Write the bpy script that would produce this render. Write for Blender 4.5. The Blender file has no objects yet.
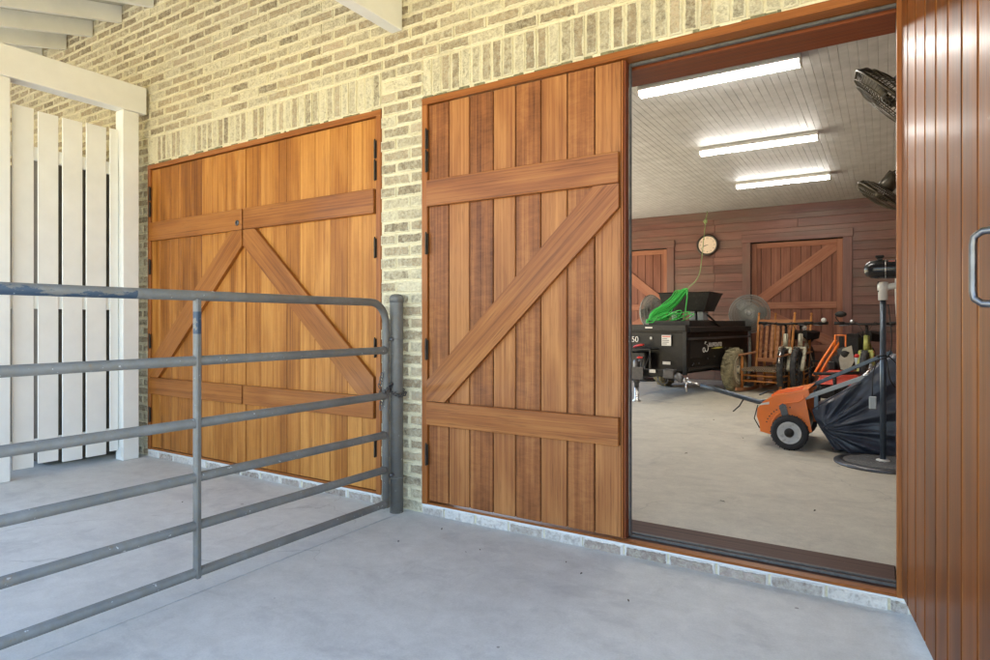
import bpy, math, random
from math import sin, cos, tan, atan, atan2, pi, radians, sqrt
from mathutils import Vector, Matrix
random.seed(7)
sc = bpy.context.scene
col = sc.collection
R = random.Random(11)

# ------------------------------------------------------------------ mesh builder
class MB:
    """collects shapes and links them as one mesh object; keeps grain coordinates per corner and a tone per face"""
    def __init__(s):
        s.v = []; s.f = []; s.gr = []; s.tone = []; s.fig = []; s.sm = []
    def face(s, idx, gr=None, tone=.5, fig=0., smooth=False):
        s.f.append(tuple(idx)); s.gr.append(gr or [(0, 0, 0)] * len(idx)); s.tone.append(tone); s.fig.append(fig); s.sm.append(smooth)
    def hull(s, pts, faces, axis=None, tone=None, fig=0., smooth=False, off=None):
        """pts in world/local; grain coordinates measured along axis"""
        tone = R.random() if tone is None else tone
        b = len(s.v); s.v += [tuple(p) for p in pts]
        if axis is not None:
            a = Vector(axis).normalized()
            o = Vector((0, 0, 1)) if abs(a.z) < .9 else Vector((1, 0, 0))
            n1 = a.cross(o).normalized(); n2 = a.cross(n1)
            off = off or (R.uniform(-50, 50), R.uniform(-50, 50), R.uniform(-50, 50))
            g = [(a.dot(Vector(p)) + off[0], n1.dot(Vector(p)) + off[1], n2.dot(Vector(p)) + off[2]) for p in pts]
        else:
            g = [tuple(p) for p in pts]
        for f in faces:
            s.face([b + i for i in f], [g[i] for i in f], tone, fig, smooth)
    def box(s, x0, x1, y0, y1, z0, z1, c=0., axis=None, tone=None, fig=0., M=None):
        X = (x0, x1); Y = (y0, y1); Z = (z0, z1)
        if axis is None:
            d = (x1 - x0, y1 - y0, z1 - z0); k = d.index(max(d)); axis = [(1, 0, 0), (0, 1, 0), (0, 0, 1)][k]
        pts = []; faces = []
        if c <= 0:
            pts = [(X[i], Y[j], Z[k]) for i in (0, 1) for j in (0, 1) for k in (0, 1)]
            faces = [(0, 1, 3, 2), (4, 6, 7, 5), (0, 4, 5, 1), (2, 3, 7, 6), (0, 2, 6, 4), (1, 5, 7, 3)]
        else:
            idx = {}
            sg = (1, -1)
            for i in (0, 1):
                for j in (0, 1):
                    for k in (0, 1):
                        for m in range(3):
                            p = [X[i] + sg[i] * c, Y[j] + sg[j] * c, Z[k] + sg[k] * c]
                            p[m] = (X, Y, Z)[m][(i, j, k)[m]]
                            idx[(i, j, k, m)] = len(pts); pts.append(tuple(p))
            def q(l): faces.append(tuple(idx[t] for t in l))
            for i in (0, 1):
                q([(i, 0, 0, 0), (i, 0, 1, 0), (i, 1, 1, 0), (i, 1, 0, 0)][::(1 if i == 0 else -1)])
                q([(0, i, 0, 1), (1, i, 0, 1), (1, i, 1, 1), (0, i, 1, 1)][::(1 if i == 0 else -1)])
                q([(0, 0, i, 2), (0, 1, i, 2), (1, 1, i, 2), (1, 0, i, 2)][::(1 if i == 0 else -1)])
            for a in (0, 1):
                for b2 in (0, 1):
                    q([(a, b2, 0, 0), (a, b2, 0, 1), (a, b2, 1, 1), (a, b2, 1, 0)])
                    q([(a, 0, b2, 0), (a, 0, b2, 2), (a, 1, b2, 2), (a, 1, b2, 0)])
                    q([(0, a, b2, 1), (0, a, b2, 2), (1, a, b2, 2), (1, a, b2, 1)])
                    for k in (0, 1): q([(a, b2, k, 0), (a, b2, k, 1), (a, b2, k, 2)])
        if M is not None:
            pts = [tuple(M @ Vector(p)) for p in pts]
            axis = M.to_3x3() @ Vector(axis)
        s.hull(pts, faces, axis, tone, fig)
    def bar(s, p0, p1, w, h, up=(0, 0, 1), c=.002, tone=None, fig=0.):
        """rectangular bar from p0 to p1; w sideways, h along up"""
        p0 = Vector(p0); p1 = Vector(p1); a = (p1 - p0); L = a.length; a = a / L
        u = Vector(up); n = a.cross(u)
        if n.length < 1e-5: n = a.cross(Vector((0, 1, 0)))
        n.normalize(); u = n.cross(a)
        M = Matrix(((a.x, n.x, u.x, p0.x), (a.y, n.y, u.y, p0.y), (a.z, n.z, u.z, p0.z), (0, 0, 0, 1)))
        s.box(0, L, -w / 2, w / 2, -h / 2, h / 2, c, (1, 0, 0), tone, fig, M)
    def tube(s, path, r, n=10, caps=True, closed=False, tone=None):
        path = [Vector(p) for p in path]; m = len(path)
        rr = r if isinstance(r, (list, tuple)) else [r] * m
        pts = []; faces = []; prev = None
        for i, p in enumerate(path):
            if closed: t = path[(i + 1) % m] - path[i - 1]
            else: t = path[min(i + 1, m - 1)] - path[max(i - 1, 0)]
            if t.length < 1e-9: t = Vector((0, 0, 1))
            t.normalize()
            if prev is None:
                o = Vector((0, 0, 1)) if abs(t.z) < .9 else Vector((1, 0, 0))
                u = t.cross(o).normalized()
            else:
                u = (prev - t * prev.dot(t))
                u = u.normalized() if u.length > 1e-6 else t.orthogonal().normalized()
            prev = u; w = t.cross(u)
            for k in range(n):
                a = 2 * pi * k / n
                pts.append(p + (u * cos(a) + w * sin(a)) * rr[i])
        for i in range(m if closed else m - 1):
            for k in range(n):
                faces.append((i * n + k, i * n + (k + 1) % n, ((i + 1) % m) * n + (k + 1) % n, ((i + 1) % m) * n + k))
        b = len(s.f)
        if caps and not closed:
            faces.append(tuple(range(n))[::-1]); faces.append(tuple((m - 1) * n + k for k in range(n)))
        ax = path[-1] - path[0]
        s.hull(pts, faces, ax if ax.length > 1e-6 else (0, 0, 1), tone, 0, True)
        if caps and not closed: s.sm[-1] = s.sm[-2] = False
    def lathe(s, prof, c=(0, 0, 0), axis=(0, 0, 1), n=24, smooth=True, tone=None, caps=True):
        """prof: list of (radius, height along axis)"""
        a = Vector(axis).normalized(); u = a.orthogonal().normalized(); w = a.cross(u); c = Vector(c)
        pts = []; faces = []; m = len(prof)
        for r, h in prof:
            for k in range(n):
                t = 2 * pi * k / n
                pts.append(c + a * h + (u * cos(t) + w * sin(t)) * max(r, 1e-5))
        for i in range(m - 1):
            for k in range(n):
                faces.append((i * n + k, i * n + (k + 1) % n, (i + 1) * n + (k + 1) % n, (i + 1) * n + k))
        nf = len(faces)
        if caps:
            faces.append(tuple(range(n))[::-1]); faces.append(tuple((m - 1) * n + k for k in range(n)))
        s.hull(pts, faces, a, tone, 0, smooth)
        if caps: s.sm[-1] = s.sm[-2] = False
    def prism(s, poly, d0, d1, plane='xz', axis=None, tone=None, fig=0., M=None):
        """poly of (a,b); extruded along the third axis from d0 to d1"""
        def P(a, b, d): return {'xz': (a, d, b), 'xy': (a, b, d), 'yz': (d, a, b)}[plane]
        n = len(poly)
        pts = [P(a, b, d0) for a, b in poly] + [P(a, b, d1) for a, b in poly]
        faces = [tuple(range(n)), tuple(range(n, 2 * n))[::-1]] + [(i, i + n, (i + 1) % n + n, (i + 1) % n) for i in range(n)]
        if M is not None: pts = [tuple(M @ Vector(p)) for p in pts]
        s.hull(pts, faces, axis or (1, 0, 0), tone, fig)
    def torus(s, c, axis, Rr, r, n=32, m=8, tone=None, squash=1.):
        a = Vector(axis).normalized(); u = a.orthogonal().normalized(); w = a.cross(u); c = Vector(c)
        pts = []; faces = []
        for i in range(n):
            t = 2 * pi * i / n; d = u * cos(t) + w * sin(t)
            for k in range(m):
                q = 2 * pi * k / m
                pts.append(c + d * (Rr + r * cos(q)) + a * (r * squash * sin(q)))
        for i in range(n):
            for k in range(m):
                faces.append((i * m + k, i * m + (k + 1) % m, ((i + 1) % n) * m + (k + 1) % m, ((i + 1) % n) * m + k))
        s.hull(pts, faces, a, tone, 0, True)
    def ball(s, c, r, n=14, m=9, sc3=(1, 1, 1), tone=None):
        pts = []; faces = []
        for i in range(m + 1):
            t = pi * i / m
            for k in range(n):
                a = 2 * pi * k / n
                pts.append((c[0] + r * sc3[0] * sin(t) * cos(a), c[1] + r * sc3[1] * sin(t) * sin(a), c[2] + r * sc3[2] * cos(t)))
        for i in range(m):
            for k in range(n): faces.append((i * n + k, (i + 1) * n + k, (i + 1) * n + (k + 1) % n, i * n + (k + 1) % n))
        s.hull(pts, faces, (0, 0, 1), tone, 0, True)
    def grid(s, rows, tone=None, smooth=True, close=False):
        """rows: list of equal-length lists of points"""
        n = len(rows[0]); pts = [p for r in rows for p in r]; faces = []
        for i in range(len(rows) - 1):
            for k in range(n if close else n - 1):
                faces.append((i * n + k, i * n + (k + 1) % n, (i + 1) * n + (k + 1) % n, (i + 1) * n + k))
        s.hull(pts, faces, (0, 0, 1), tone, 0, smooth)
    def build(s, name, m, parent=None, world=True, fix=True):
        me = bpy.data.meshes.new(name)
        V = s.v
        if parent is not None and world:
            I = pmat(parent).inverted(); V = [tuple(I @ Vector(p)) for p in V]
        me.from_pydata(V, [], s.f)
        a = me.attributes.new('gr', 'FLOAT_VECTOR', 'CORNER')
        a.data.foreach_set('vector', [c for g in s.gr for p in g for c in p])
        t = me.attributes.new('tone', 'FLOAT', 'FACE'); t.data.foreach_set('value', s.tone)
        t = me.attributes.new('fig', 'FLOAT', 'FACE'); t.data.foreach_set('value', s.fig)
        me.polygons.foreach_set('use_smooth', s.sm)
        if fix:
            import bmesh
            bm = bmesh.new(); bm.from_mesh(me); bmesh.ops.recalc_face_normals(bm, faces=bm.faces); bm.to_mesh(me); bm.free()
        me.update()
        me.materials.append(m)
        o = bpy.data.objects.new(name, me); col.objects.link(o)
        if parent is not None: o.parent = parent
        return o

def pmat(o):
    M = Matrix.LocRotScale(o.location, o.rotation_euler, o.scale)
    return pmat(o.parent) @ M if o.parent else M
def tag(o, label=None, cat=None, group=None, kind=None):
    if label: o['label'] = label
    if cat: o['category'] = cat
    if group: o['group'] = group
    if kind: o['kind'] = kind
    return o
def thing(name, label, cat, loc=(0, 0, 0), rz=0., group=None):
    o = bpy.data.objects.new(name, None); col.objects.link(o)
    o.location = loc; o.rotation_euler = (0, 0, rz); o.empty_display_size = .1
    return tag(o, label, cat, group)
def kids(o): return [c for c in bpy.data.objects if c.parent == o]
def copy_tree(o, parent=None):
    c = o.copy(); col.objects.link(c)
    if parent: c.parent = parent
    for ch in kids(o): copy_tree(ch, c)
    return c
def text_obj(name, txt, size, m, parent, M, depth=.0008):
    cu = bpy.data.curves.new(name, 'FONT'); cu.body = txt; cu.size = size; cu.extrude = depth
    cu.align_x = 'CENTER'; cu.align_y = 'CENTER'
    to = bpy.data.objects.new(name + '_src', cu); col.objects.link(to)
    dg = bpy.context.evaluated_depsgraph_get()
    me = bpy.data.meshes.new_from_object(to.evaluated_get(dg))
    bpy.data.objects.remove(to); bpy.data.curves.remove(cu)
    me.transform(M)
    if parent is not None: me.transform(pmat(parent).inverted())
    me.materials.clear(); me.materials.append(m)
    o = bpy.data.objects.new(name, me); col.objects.link(o); o.parent = parent
    return o

# ------------------------------------------------------------------ materials
class NT:
    def __init__(s, name):
        s.m = bpy.data.materials.new(name); s.m.use_nodes = True
        s.t = s.m.node_tree; s.N = s.t.nodes; s.L = s.t.links
        s.b = s.N['Principled BSDF']; s.out = s.N['Material Output']
    def n(s, typ, **k):
        o = s.N.new(typ)
        for a, v in k.items(): setattr(o, a, v)
        return o
    def set(s, sock, v):
        if hasattr(v, 'links') or isinstance(v, bpy.types.NodeSocket): s.L.new(v, sock)
        else: sock.default_value = v
    def attr(s, name, out='Fac'):
        return s.n('ShaderNodeAttribute', attribute_name=name).outputs[out]
    def obj(s): return s.n('ShaderNodeTexCoord').outputs['Object']
    def math(s, op, a, b=0., c=0., clamp=False):
        o = s.n('ShaderNodeMath', operation=op, use_clamp=clamp)
        s.set(o.inputs[0], a); s.set(o.inputs[1], b); s.set(o.inputs[2], c); return o.outputs[0]
    def vmul(s, v, sc3):
        o = s.n('ShaderNodeVectorMath', operation='MULTIPLY'); s.set(o.inputs[0], v); o.inputs[1].default_value = sc3; return o.outputs[0]
    def noise(s, v, scale, detail=4, rough=.55, dist=0.):
        o = s.n('ShaderNodeTexNoise'); s.set(o.inputs['Vector'], v)
        o.inputs['Scale'].default_value = scale; o.inputs['Detail'].default_value = detail
        o.inputs['Roughness'].default_value = rough; o.inputs['Distortion'].default_value = dist
        return o.outputs['Fac']
    def ramp(s, f, stops):
        o = s.n('ShaderNodeValToRGB'); s.set(o.inputs[0], f)
        e = o.color_ramp.elements
        while len(e) < len(stops): e.new(.5)
        for q, (p, c) in zip(e, stops):
            q.position = p; q.color = (c[0], c[1], c[2], 1) if isinstance(c, (tuple, list)) else (c, c, c, 1)
        return o.outputs['Color']
    def mix(s, f, a, b, mode='MIX'):
        o = s.n('ShaderNodeMix', data_type='RGBA', blend_type=mode)
        s.set(o.inputs[0], f)
        for q, v in ((6, a), (7, b)):
            if isinstance(v, (tuple, list)): v = (v[0], v[1], v[2], 1)
            s.set(o.inputs[q], v)
        return o.outputs[2]
    def sep(s, v):
        o = s.n('ShaderNodeSeparateXYZ'); s.set(o.inputs[0], v); return o.outputs
    def comb(s, x, y, z):
        o = s.n('ShaderNodeCombineXYZ')
        for i, v in enumerate((x, y, z)): s.set(o.inputs[i], v)
        return o.outputs[0]
    def bump(s, h, strength=.3, dist=.01):
        o = s.n('ShaderNodeBump'); s.set(o.inputs['Height'], h); o.inputs['Strength'].default_value = strength; o.inputs['Distance'].default_value = dist
        s.L.new(o.outputs[0], s.b.inputs['Normal'])
    def base(s, c, rough=.6, metal=0., coat=0., coatr=.1, spec=.5):
        if isinstance(c, (tuple, list)): c = (c[0], c[1], c[2], 1)
        s.set(s.b.inputs['Base Color'], c); s.set(s.b.inputs['Roughness'], rough); s.b.inputs['Metallic'].default_value = metal
        s.b.inputs['Coat Weight'].default_value = coat; s.b.inputs['Coat Roughness'].default_value = coatr
        s.b.inputs['Specular IOR Level'].default_value = spec
        return s.m

def plain(name, c, rough=.6, metal=0., var=.25, scale=8., bump=.08, coat=0., spec=.5, dirt=None):
    t = NT(name); v = t.obj()
    n = t.noise(v, scale, 6, .6)
    d = tuple(x * (1 - var) for x in c); l = tuple(min(1, x * (1 + var)) for x in c)
    cc = t.ramp(n, [(.25, d), (.75, l)])
    if dirt:
        k = t.noise(v, scale * 2.7, 7, .65)
        cc = t.mix(t.ramp(k, [(.52, 0), (.72, .75)]), cc, dirt)
    t.base(cc, t.math('MULTIPLY_ADD', n, .2, rough - .1), metal, coat, spec=spec)
    if bump: t.bump(t.noise(v, scale * 6, 5), bump, .004)
    return t.m

def wood(name, dark, mid, light, rough=.45, coat=0., fig=1., streak=1., tonek=1., grey=None, bumpk=.15, wear=None, coatr=.12, spec=.2):
    t = NT(name); g = t.attr('gr', 'Vector'); tone = t.attr('tone'); fg = t.attr('fig')
    fine = t.noise(t.vmul(g, (.7, 105, 105)), 1., 4, .62)
    mids = t.noise(t.vmul(g, (.35, 48, 48)), 1., 3, .6)
    wob = t.noise(t.vmul(g, (.9, 5, 5)), 1., 3, .5)
    xyz = t.sep(g)
    # growth ring bands: distance across the board bent by a slow noise
    ring = t.math('SINE', t.math('MULTIPLY_ADD', xyz[1], 430., t.math('MULTIPLY', wob, 20.)))
    ring = t.math('MULTIPLY_ADD', ring, .5, .5)
    pores = t.noise(t.vmul(g, (7, 220, 220)), 1., 2, .5)
    cross = t.noise(t.vmul(g, (42, 13, 13)), 1., 5, .65, .8)
    blotch = t.noise(t.vmul(g, (.7, 10, 10)), 1., 4, .55)
    f = t.math('MULTIPLY_ADD', fine, .62 * streak, t.math('MULTIPLY', ring, .20 * streak))
    f = t.math('ADD', f, t.math('MULTIPLY_ADD', blotch, .20, -.30 * streak + .055))
    f = t.math('ADD', f, t.math('MULTIPLY_ADD', tone, .55 * tonek, -.275 * tonek))
    fm = t.math('MULTIPLY', t.math('MULTIPLY_ADD', cross, 1.5 * fig, -.84 * fig), fg)
    f = t.math('ADD', f, fm)
    f = t.math('ADD', f, t.math('MULTIPLY_ADD', mids, .62 * streak, -.31 * streak))
    f = t.math('MULTIPLY_ADD', f, 1., .24)
    c = t.ramp(f, [(.08, dark), (.45, mid), (.85, light)])
    pm = t.ramp(pores, [(.30, 1), (.42, 0)])
    c = t.mix(t.math('MULTIPLY', pm, .35), c, tuple(x * .35 for x in dark))
    if grey:
        gm = t.noise(t.vmul(g, (.8, 3, 3)), 1., 5, .6)
        c = t.mix(t.ramp(gm, [(.42, 0), (.7, .8)]), c, grey)
    if wear:
        w = t.noise(t.obj(), 22., 8, .75)
        c = t.mix(t.ramp(w, [(.66, 0), (.74, .6)]), c, wear)
    t.base(c, t.math('MULTIPLY_ADD', fine, .25, rough - .12), 0, coat, coatr, spec)
    t.bump(t.math('ADD', t.math('MULTIPLY', fine, .6), t.math('MULTIPLY', pm, -.5)), bumpk, .003)
    return t.m

M = {}
# cedar / mahogany planks
M['door_gold'] = wood('gold_door_wood', (.14, .040, .006), (.345, .125, .022), (.53, .235, .054), .42, .05, fig=.2, tonek=.8, streak=1.15)
M['door_rail_gold'] = wood('gold_rail_wood', (.11, .032, .007), (.265, .088, .017), (.40, .155, .036), .42, .12, fig=.2, tonek=.35)
M['door_brown'] = wood('brown_door_wood', (.09, .027, .009), (.27, .097, .031), (.45, .198, .066), .42, .05, fig=.28, tonek=.55)
M['door_rail_brown'] = wood('brown_rail_wood', (.10, .028, .008), (.27, .092, .024), (.42, .175, .05), .42, .12, fig=.15, tonek=.3)
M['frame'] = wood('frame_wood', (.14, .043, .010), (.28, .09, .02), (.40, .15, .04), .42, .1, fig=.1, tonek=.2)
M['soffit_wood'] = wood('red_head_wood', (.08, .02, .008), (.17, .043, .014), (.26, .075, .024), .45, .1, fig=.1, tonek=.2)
M['varnish'] = wood('varnished_door_wood', (.038, .0085, .0012), (.13, .034, .0028), (.245, .070, .0068), .44, .12, fig=.05, tonek=.55, streak=1.0, wear=(.42, .26, .15), bumpk=.06, coatr=.22, spec=.16)
M['bead'] = wood('bead_glint_wood', (.12, .035, .006), (.36, .13, .018), (.52, .23, .04), .32, .3, fig=0, tonek=.3, streak=.5)  # lighter than the door: highlights on the bead edges are painted in
M['inner_plank'] = wood('inner_plank_wood', (.065, .024, .018), (.15, .056, .042), (.24, .108, .08), .45, 0, fig=.2, tonek=.9, grey=(.14, .10, .075), spec=.5)
M['inner_door'] = wood('inner_door_wood', (.11, .038, .024), (.20, .078, .05), (.30, .135, .09), .55, 0, fig=.1, tonek=.5)
M['inner_rail'] = wood('inner_rail_wood', (.18, .065, .036), (.30, .12, .07), (.40, .19, .115), .55, 0, fig=.1, tonek=.4)
M['chair_wood'] = wood('chair_wood', (.24, .09, .038), (.42, .185, .085), (.58, .29, .15), .5, 0, fig=.05, tonek=.6)
M['chair_post'] = wood('chair_post_wood', (.28, .095, .022), (.48, .19, .05), (.60, .27, .085), .4, .2, fig=.05, tonek=.4)
M['threshold'] = wood('threshold_wood', (.03, .014, .010), (.08, .038, .026), (.15, .09, .066), .6, 0, fig=.4, tonek=.3, wear=(.26, .24, .23))

def brick_mat(name='washed_brick', pal=None, mo=None):
    t = NT(name); o = t.obj(); tone = t.attr('tone'); fig = t.attr('fig'); g = t.attr('gr', 'Vector')
    n1 = t.noise(o, 26., 8, .7); n2 = t.noise(o, 70., 6, .7); n3 = t.noise(o, 7., 3, .5)
    f = t.math('ADD', t.math('MULTIPLY_ADD', n1, 1.7, -.80), t.math('MULTIPLY_ADD', tone, .75, .08))
    pal = pal or ((.15, .11, .066), (.28, .205, .125), (.39, .295, .185), (.53, .425, .285), (.50, .365, .265))
    c = t.ramp(f, list(zip((.0, .3, .55, .8, 1.), pal)))
    c = t.mix(t.math('MULTIPLY', t.ramp(n2, [(.52, 0), (.66, 1)]), .45), c, (.15, .125, .095))
    c = t.mix(t.math('MULTIPLY', t.ramp(t.noise(o, 38., 7, .75, 1.), [(.46, 0), (.62, 1)]), .7), c, (.52, .475, .36))
    # lime wash left in patches, more of it on some bricks
    w = t.math('ADD', t.math('MULTIPLY_ADD', fig, .42, -.30), t.math('ADD', t.math('MULTIPLY', n1, .58), t.math('MULTIPLY', n2, .40)))
    wash = t.ramp(w, [(.36, .10), (.60, .90)])
    # mortar smeared over the arrises
    s3 = t.sep(g)
    du = t.math('MULTIPLY_ADD', t.math('ABSOLUTE', s3[0]), -.1, .1)
    dv = t.math('MULTIPLY_ADD', t.math('ABSOLUTE', s3[1]), -.03, .03)
    d = t.math('ADD', t.math('MINIMUM', du, dv), t.math('MULTIPLY_ADD', n1, -.026, t.math('MULTIPLY_ADD', n3, -.016, .0145)))
    edge = t.ramp(t.math('MULTIPLY', d, 60.), [(.02, 1), (.22, 0)])
    k = t.math('MAXIMUM', wash, edge)
    mo = mo or ((.63, .565, .39), (.81, .745, .55)); mort = t.ramp(n2, [(.3, mo[0]), (.7, mo[1])])
    c = t.mix(k, c, mort)
    t.base(c, .95, spec=.2)
    t.bump(t.math('ADD', t.math('MULTIPLY', n1, .9), t.math('ADD', t.math('MULTIPLY', n2, .6), t.math('MULTIPLY', k, .45))), .95, .014)
    return t.m
def mortar_mat():
    t = NT('cream_mortar'); o = t.obj(); n = t.noise(o, 60., 7, .7); n2 = t.noise(o, 5., 4)
    c = t.ramp(n, [(.3, (.63, .565, .39)), (.7, (.82, .755, .555))])
    c = t.mix(t.ramp(n2, [(.5, 0), (.75, .4)]), c, (.34, .30, .21))
    t.base(c, .95, spec=.2); t.bump(n, .6, .012); return t.m
def concrete(name, a, b, stain, joint=None):
    t = NT(name); o = t.obj()
    n1 = t.noise(o, .9, 5, .6, .4); n2 = t.noise(o, 9., 10, .74, .3); n3 = t.noise(o, 130., 4, .7)
    st = t.noise(t.vmul(o, (1., 1.7, 1.)), 3.1, 9, .72, .35)
    f = t.math('ADD', t.math('MULTIPLY', n1, .30), t.math('ADD', t.math('MULTIPLY', n2, .46), t.math('MULTIPLY', n3, .28)))
    c = t.ramp(f, [(.38, a), (.66, b)])
    c = t.mix(t.ramp(st, [(.52, 0), (.68, .5)]), c, stain)
    sm = t.noise(t.vmul(o, (1.4, .8, 1.)), 2.3, 8, .74, .3)
    c = t.mix(t.ramp(sm, [(.58, 0), (.71, .40)]), c, tuple(x * .72 for x in stain))
    # hairline cracks
    cv = t.n('ShaderNodeTexVoronoi', feature='DISTANCE_TO_EDGE'); wv = t.n('ShaderNodeVectorMath', operation='ADD'); nz = t.n('ShaderNodeTexNoise'); t.set(nz.inputs['Vector'], o); nz.inputs['Scale'].default_value = 2.2; nz.inputs['Detail'].default_value = 6
    t.set(wv.inputs[0], o); t.set(wv.inputs[1], t.vmul(nz.outputs['Color'], (.55, .55, 0))); t.set(cv.inputs['Vector'], wv.outputs[0]); cv.inputs['Scale'].default_value = .42
    ck_ = t.math('MULTIPLY', t.math('LESS_THAN', cv.outputs['Distance'], .0013), t.math('GREATER_THAN', n1, .50))
    c = t.mix(t.math('MULTIPLY', ck_, .22), c, tuple(x * .35 for x in a))
    # thin paler drag marks left by the trowel
    tr = t.noise(t.vmul(o, (3., 26., 1.)), 1.2, 6, .7, .5)
    c = t.mix(t.ramp(tr, [(.64, 0), (.74, .07)]), c, tuple(min(1, x * 1.3) for x in b))
    vo = t.n('ShaderNodeTexVoronoi'); t.set(vo.inputs['Vector'], o); vo.inputs['Scale'].default_value = 7.5; vo.inputs['Randomness'].default_value = 1
    vs = t.sep(vo.outputs['Color'])
    r = t.math('MULTIPLY', t.math('GREATER_THAN', vs[0], .80), t.math('MULTIPLY', vs[1], .085))
    spk = t.math('LESS_THAN', t.math('ADD', vo.outputs['Distance'], t.math('MULTIPLY_ADD', n2, .08, -.04)), r)
    c = t.mix(t.math('MULTIPLY', spk, .6), c, (.07, .065, .06))
    t.base(c, t.math('MULTIPLY_ADD', n2, .3, .5), spec=.35)
    t.bump(t.math('ADD', t.math('MULTIPLY', n2, .5), t.math('MULTIPLY', n3, .35)), .16, .008)
    return t.m
M['brick'] = brick_mat(); M['base_brick'] = brick_mat('splashed_base_brick', ((.20, .14, .11), (.33, .25, .205), (.44, .345, .29), (.55, .46, .40), (.50, .38, .32)), ((.68, .64, .59), (.82, .78, .72))); M['mortar'] = mortar_mat()
M['porch_concrete'] = concrete('porch_concrete', (.50, .512, .495), (.70, .715, .69), (.42, .435, .44))
M['porch_concrete2'] = concrete('old_porch_concrete', (.475, .487, .47), (.69, .70, .675), (.36, .372, .375))
M['garage_concrete'] = concrete('garage_concrete', (.40, .36, .285), (.60, .55, .44), (.34, .305, .25))
M['caulk'] = plain('white_caulk', (.72, .72, .70), .7, var=.12)
M['cream_paint'] = plain('cream_paint', (.80, .795, .745), .5, var=.06, scale=4, bump=.08)
M['ceil_paint'] = plain('ceiling_paint', (.44, .44, .435), .52, var=.22, scale=6, bump=.04)
M['roof_paint'] = plain('roof_deck_paint', (.55, .54, .46), .6, var=.08)
M['hinge_bronze'] = plain('hinge_bronze', (.045, .036, .026), .5, .5, var=.3, scale=30)
M['black_iron'] = plain('black_iron', (.022, .020, .018), .5, .6, var=.3, scale=30)
M['handle_steel'] = plain('handle_steel', (.16, .16, .165), .34, .9, var=.25, scale=30)
M['chrome'] = plain('brushed_nickel', (.55, .55, .54), .28, 1., var=.08, scale=20, bump=.02)
M['dark_steel'] = plain('dark_steel', (.12, .12, .125), .42, .8, var=.3, scale=25)
M['grey_rubber'] = plain('weather_strip', (.11, .105, .098), .6, .2, var=.4, scale=20, dirt=(.05, .045, .038))
M['bronze'] = plain('bronze_fan', (.055, .046, .032), .42, .55, var=.3, scale=20)
M['fan_grey'] = plain('fan_wire', (.30, .30, .27), .5, .3, var=.2)
M['fan_blade'] = plain('fan_blade', (.22, .215, .20), .5, .3, var=.3)
M['black_paint'] = plain('black_trailer_paint', (.010, .008, .007), .45, 0, var=.5, scale=5, dirt=(.024, .019, .016), spec=.25)
M['black_plastic'] = plain('black_plastic', (.016, .015, .014), .5, 0, var=.4, scale=10, dirt=(.04, .037, .033), spec=.3)
M['bike_tyre'] = plain('bike_tyre', (.06, .06, .06), .85, 0, var=.4, scale=20, bump=.4)
M['tyre'] = plain('tyre_rubber', (.028, .028, .03), .8, 0, var=.4, scale=20, bump=.4)
M['muddy_tyre'] = plain('muddy_tyre', (.26, .225, .13), .9, 0, var=.5, scale=16, bump=.6, dirt=(.035, .033, .03))
M['cream_rim'] = plain('cream_rim', (.58, .53, .37), .5, 0, var=.2, scale=12, dirt=(.25, .2, .12))
M['grey_rim'] = plain('grey_rim', (.62, .63, .62), .5, 0, var=.08, scale=12, dirt=(.25, .25, .24))
M['orange'] = plain('orange_paint', (.86, .20, .02), .38, 0, var=.12, scale=6, coat=.3)
M['red_orange'] = plain('red_orange_paint', (.60, .045, .014), .38, 0, var=.15, scale=8, coat=.3)
M['red'] = plain('red_paint', (.62, .03, .025), .4)
M['navy_cloth'] = plain('navy_bag_cloth', (.040, .048, .068), .40, 0, var=.35, scale=9, bump=.2)
M['navy_tube'] = plain('blue_grey_tube', (.075, .095, .12), .35, .5, var=.25, scale=12)
M['grey_tube'] = plain('grey_tube', (.27, .29, .30), .42, .3, var=.25, scale=12)
M['pvc'] = plain('white_pvc', (.74, .73, .69), .4, 0, var=.06, dirt=(.4, .38, .33))
M['white_enamel'] = plain('white_enamel', (.74, .73, .68), .4, 0, var=.06)
M['green_rope'] = plain('green_cord', (.04, .44, .07), .5, 0, var=.2, scale=40)
M['dull_cord'] = plain('dull_green_cord', (.30, .40, .17), .7, 0, var=.3, scale=60)
M['clock_face'] = plain('clock_face', (.74, .60, .47), .5, 0, var=.08)
M['dark_wood'] = plain('dark_clock_rim', (.03, .022, .018), .4, 0, var=.3)
M['ink'] = plain('black_ink', (.03, .025, .022), .6)
M['white_ink'] = plain('white_ink', (.72, .70, .66), .6, var=.1)
M['yellow_ink'] = plain('yellow_ink', (.62, .58, .10), .6, var=.1)
M['red_ink'] = plain('red_ink', (.62, .20, .16), .6)
M['cream_frame'] = plain('cream_bike_paint', (.64, .60, .45), .4, 0, var=.2, scale=12, dirt=(.3, .27, .2))
M['olive_frame'] = plain('olive_bike_paint', (.42, .43, .12), .4, 0, var=.25, scale=12)
M['bottle'] = plain('pale_bottle', (.52, .60, .62), .3)
M['sand'] = plain('dark_gravel', (.15, .148, .14), .95, 0, var=.7, scale=90, bump=.9)
M['leaf'] = plain('dry_leaf', (.06, .045, .032), .8, 0, var=.4, scale=40)
M['blade_dark'] = plain('dark_board', (.035, .033, .03), .7, var=.3)
M['gap_shade_brown'] = plain('gap_shade_brown', (.10, .085, .065), .8, var=.4)  # brown of the added box that darkens the screen gaps
M['rattan'] = None
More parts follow.
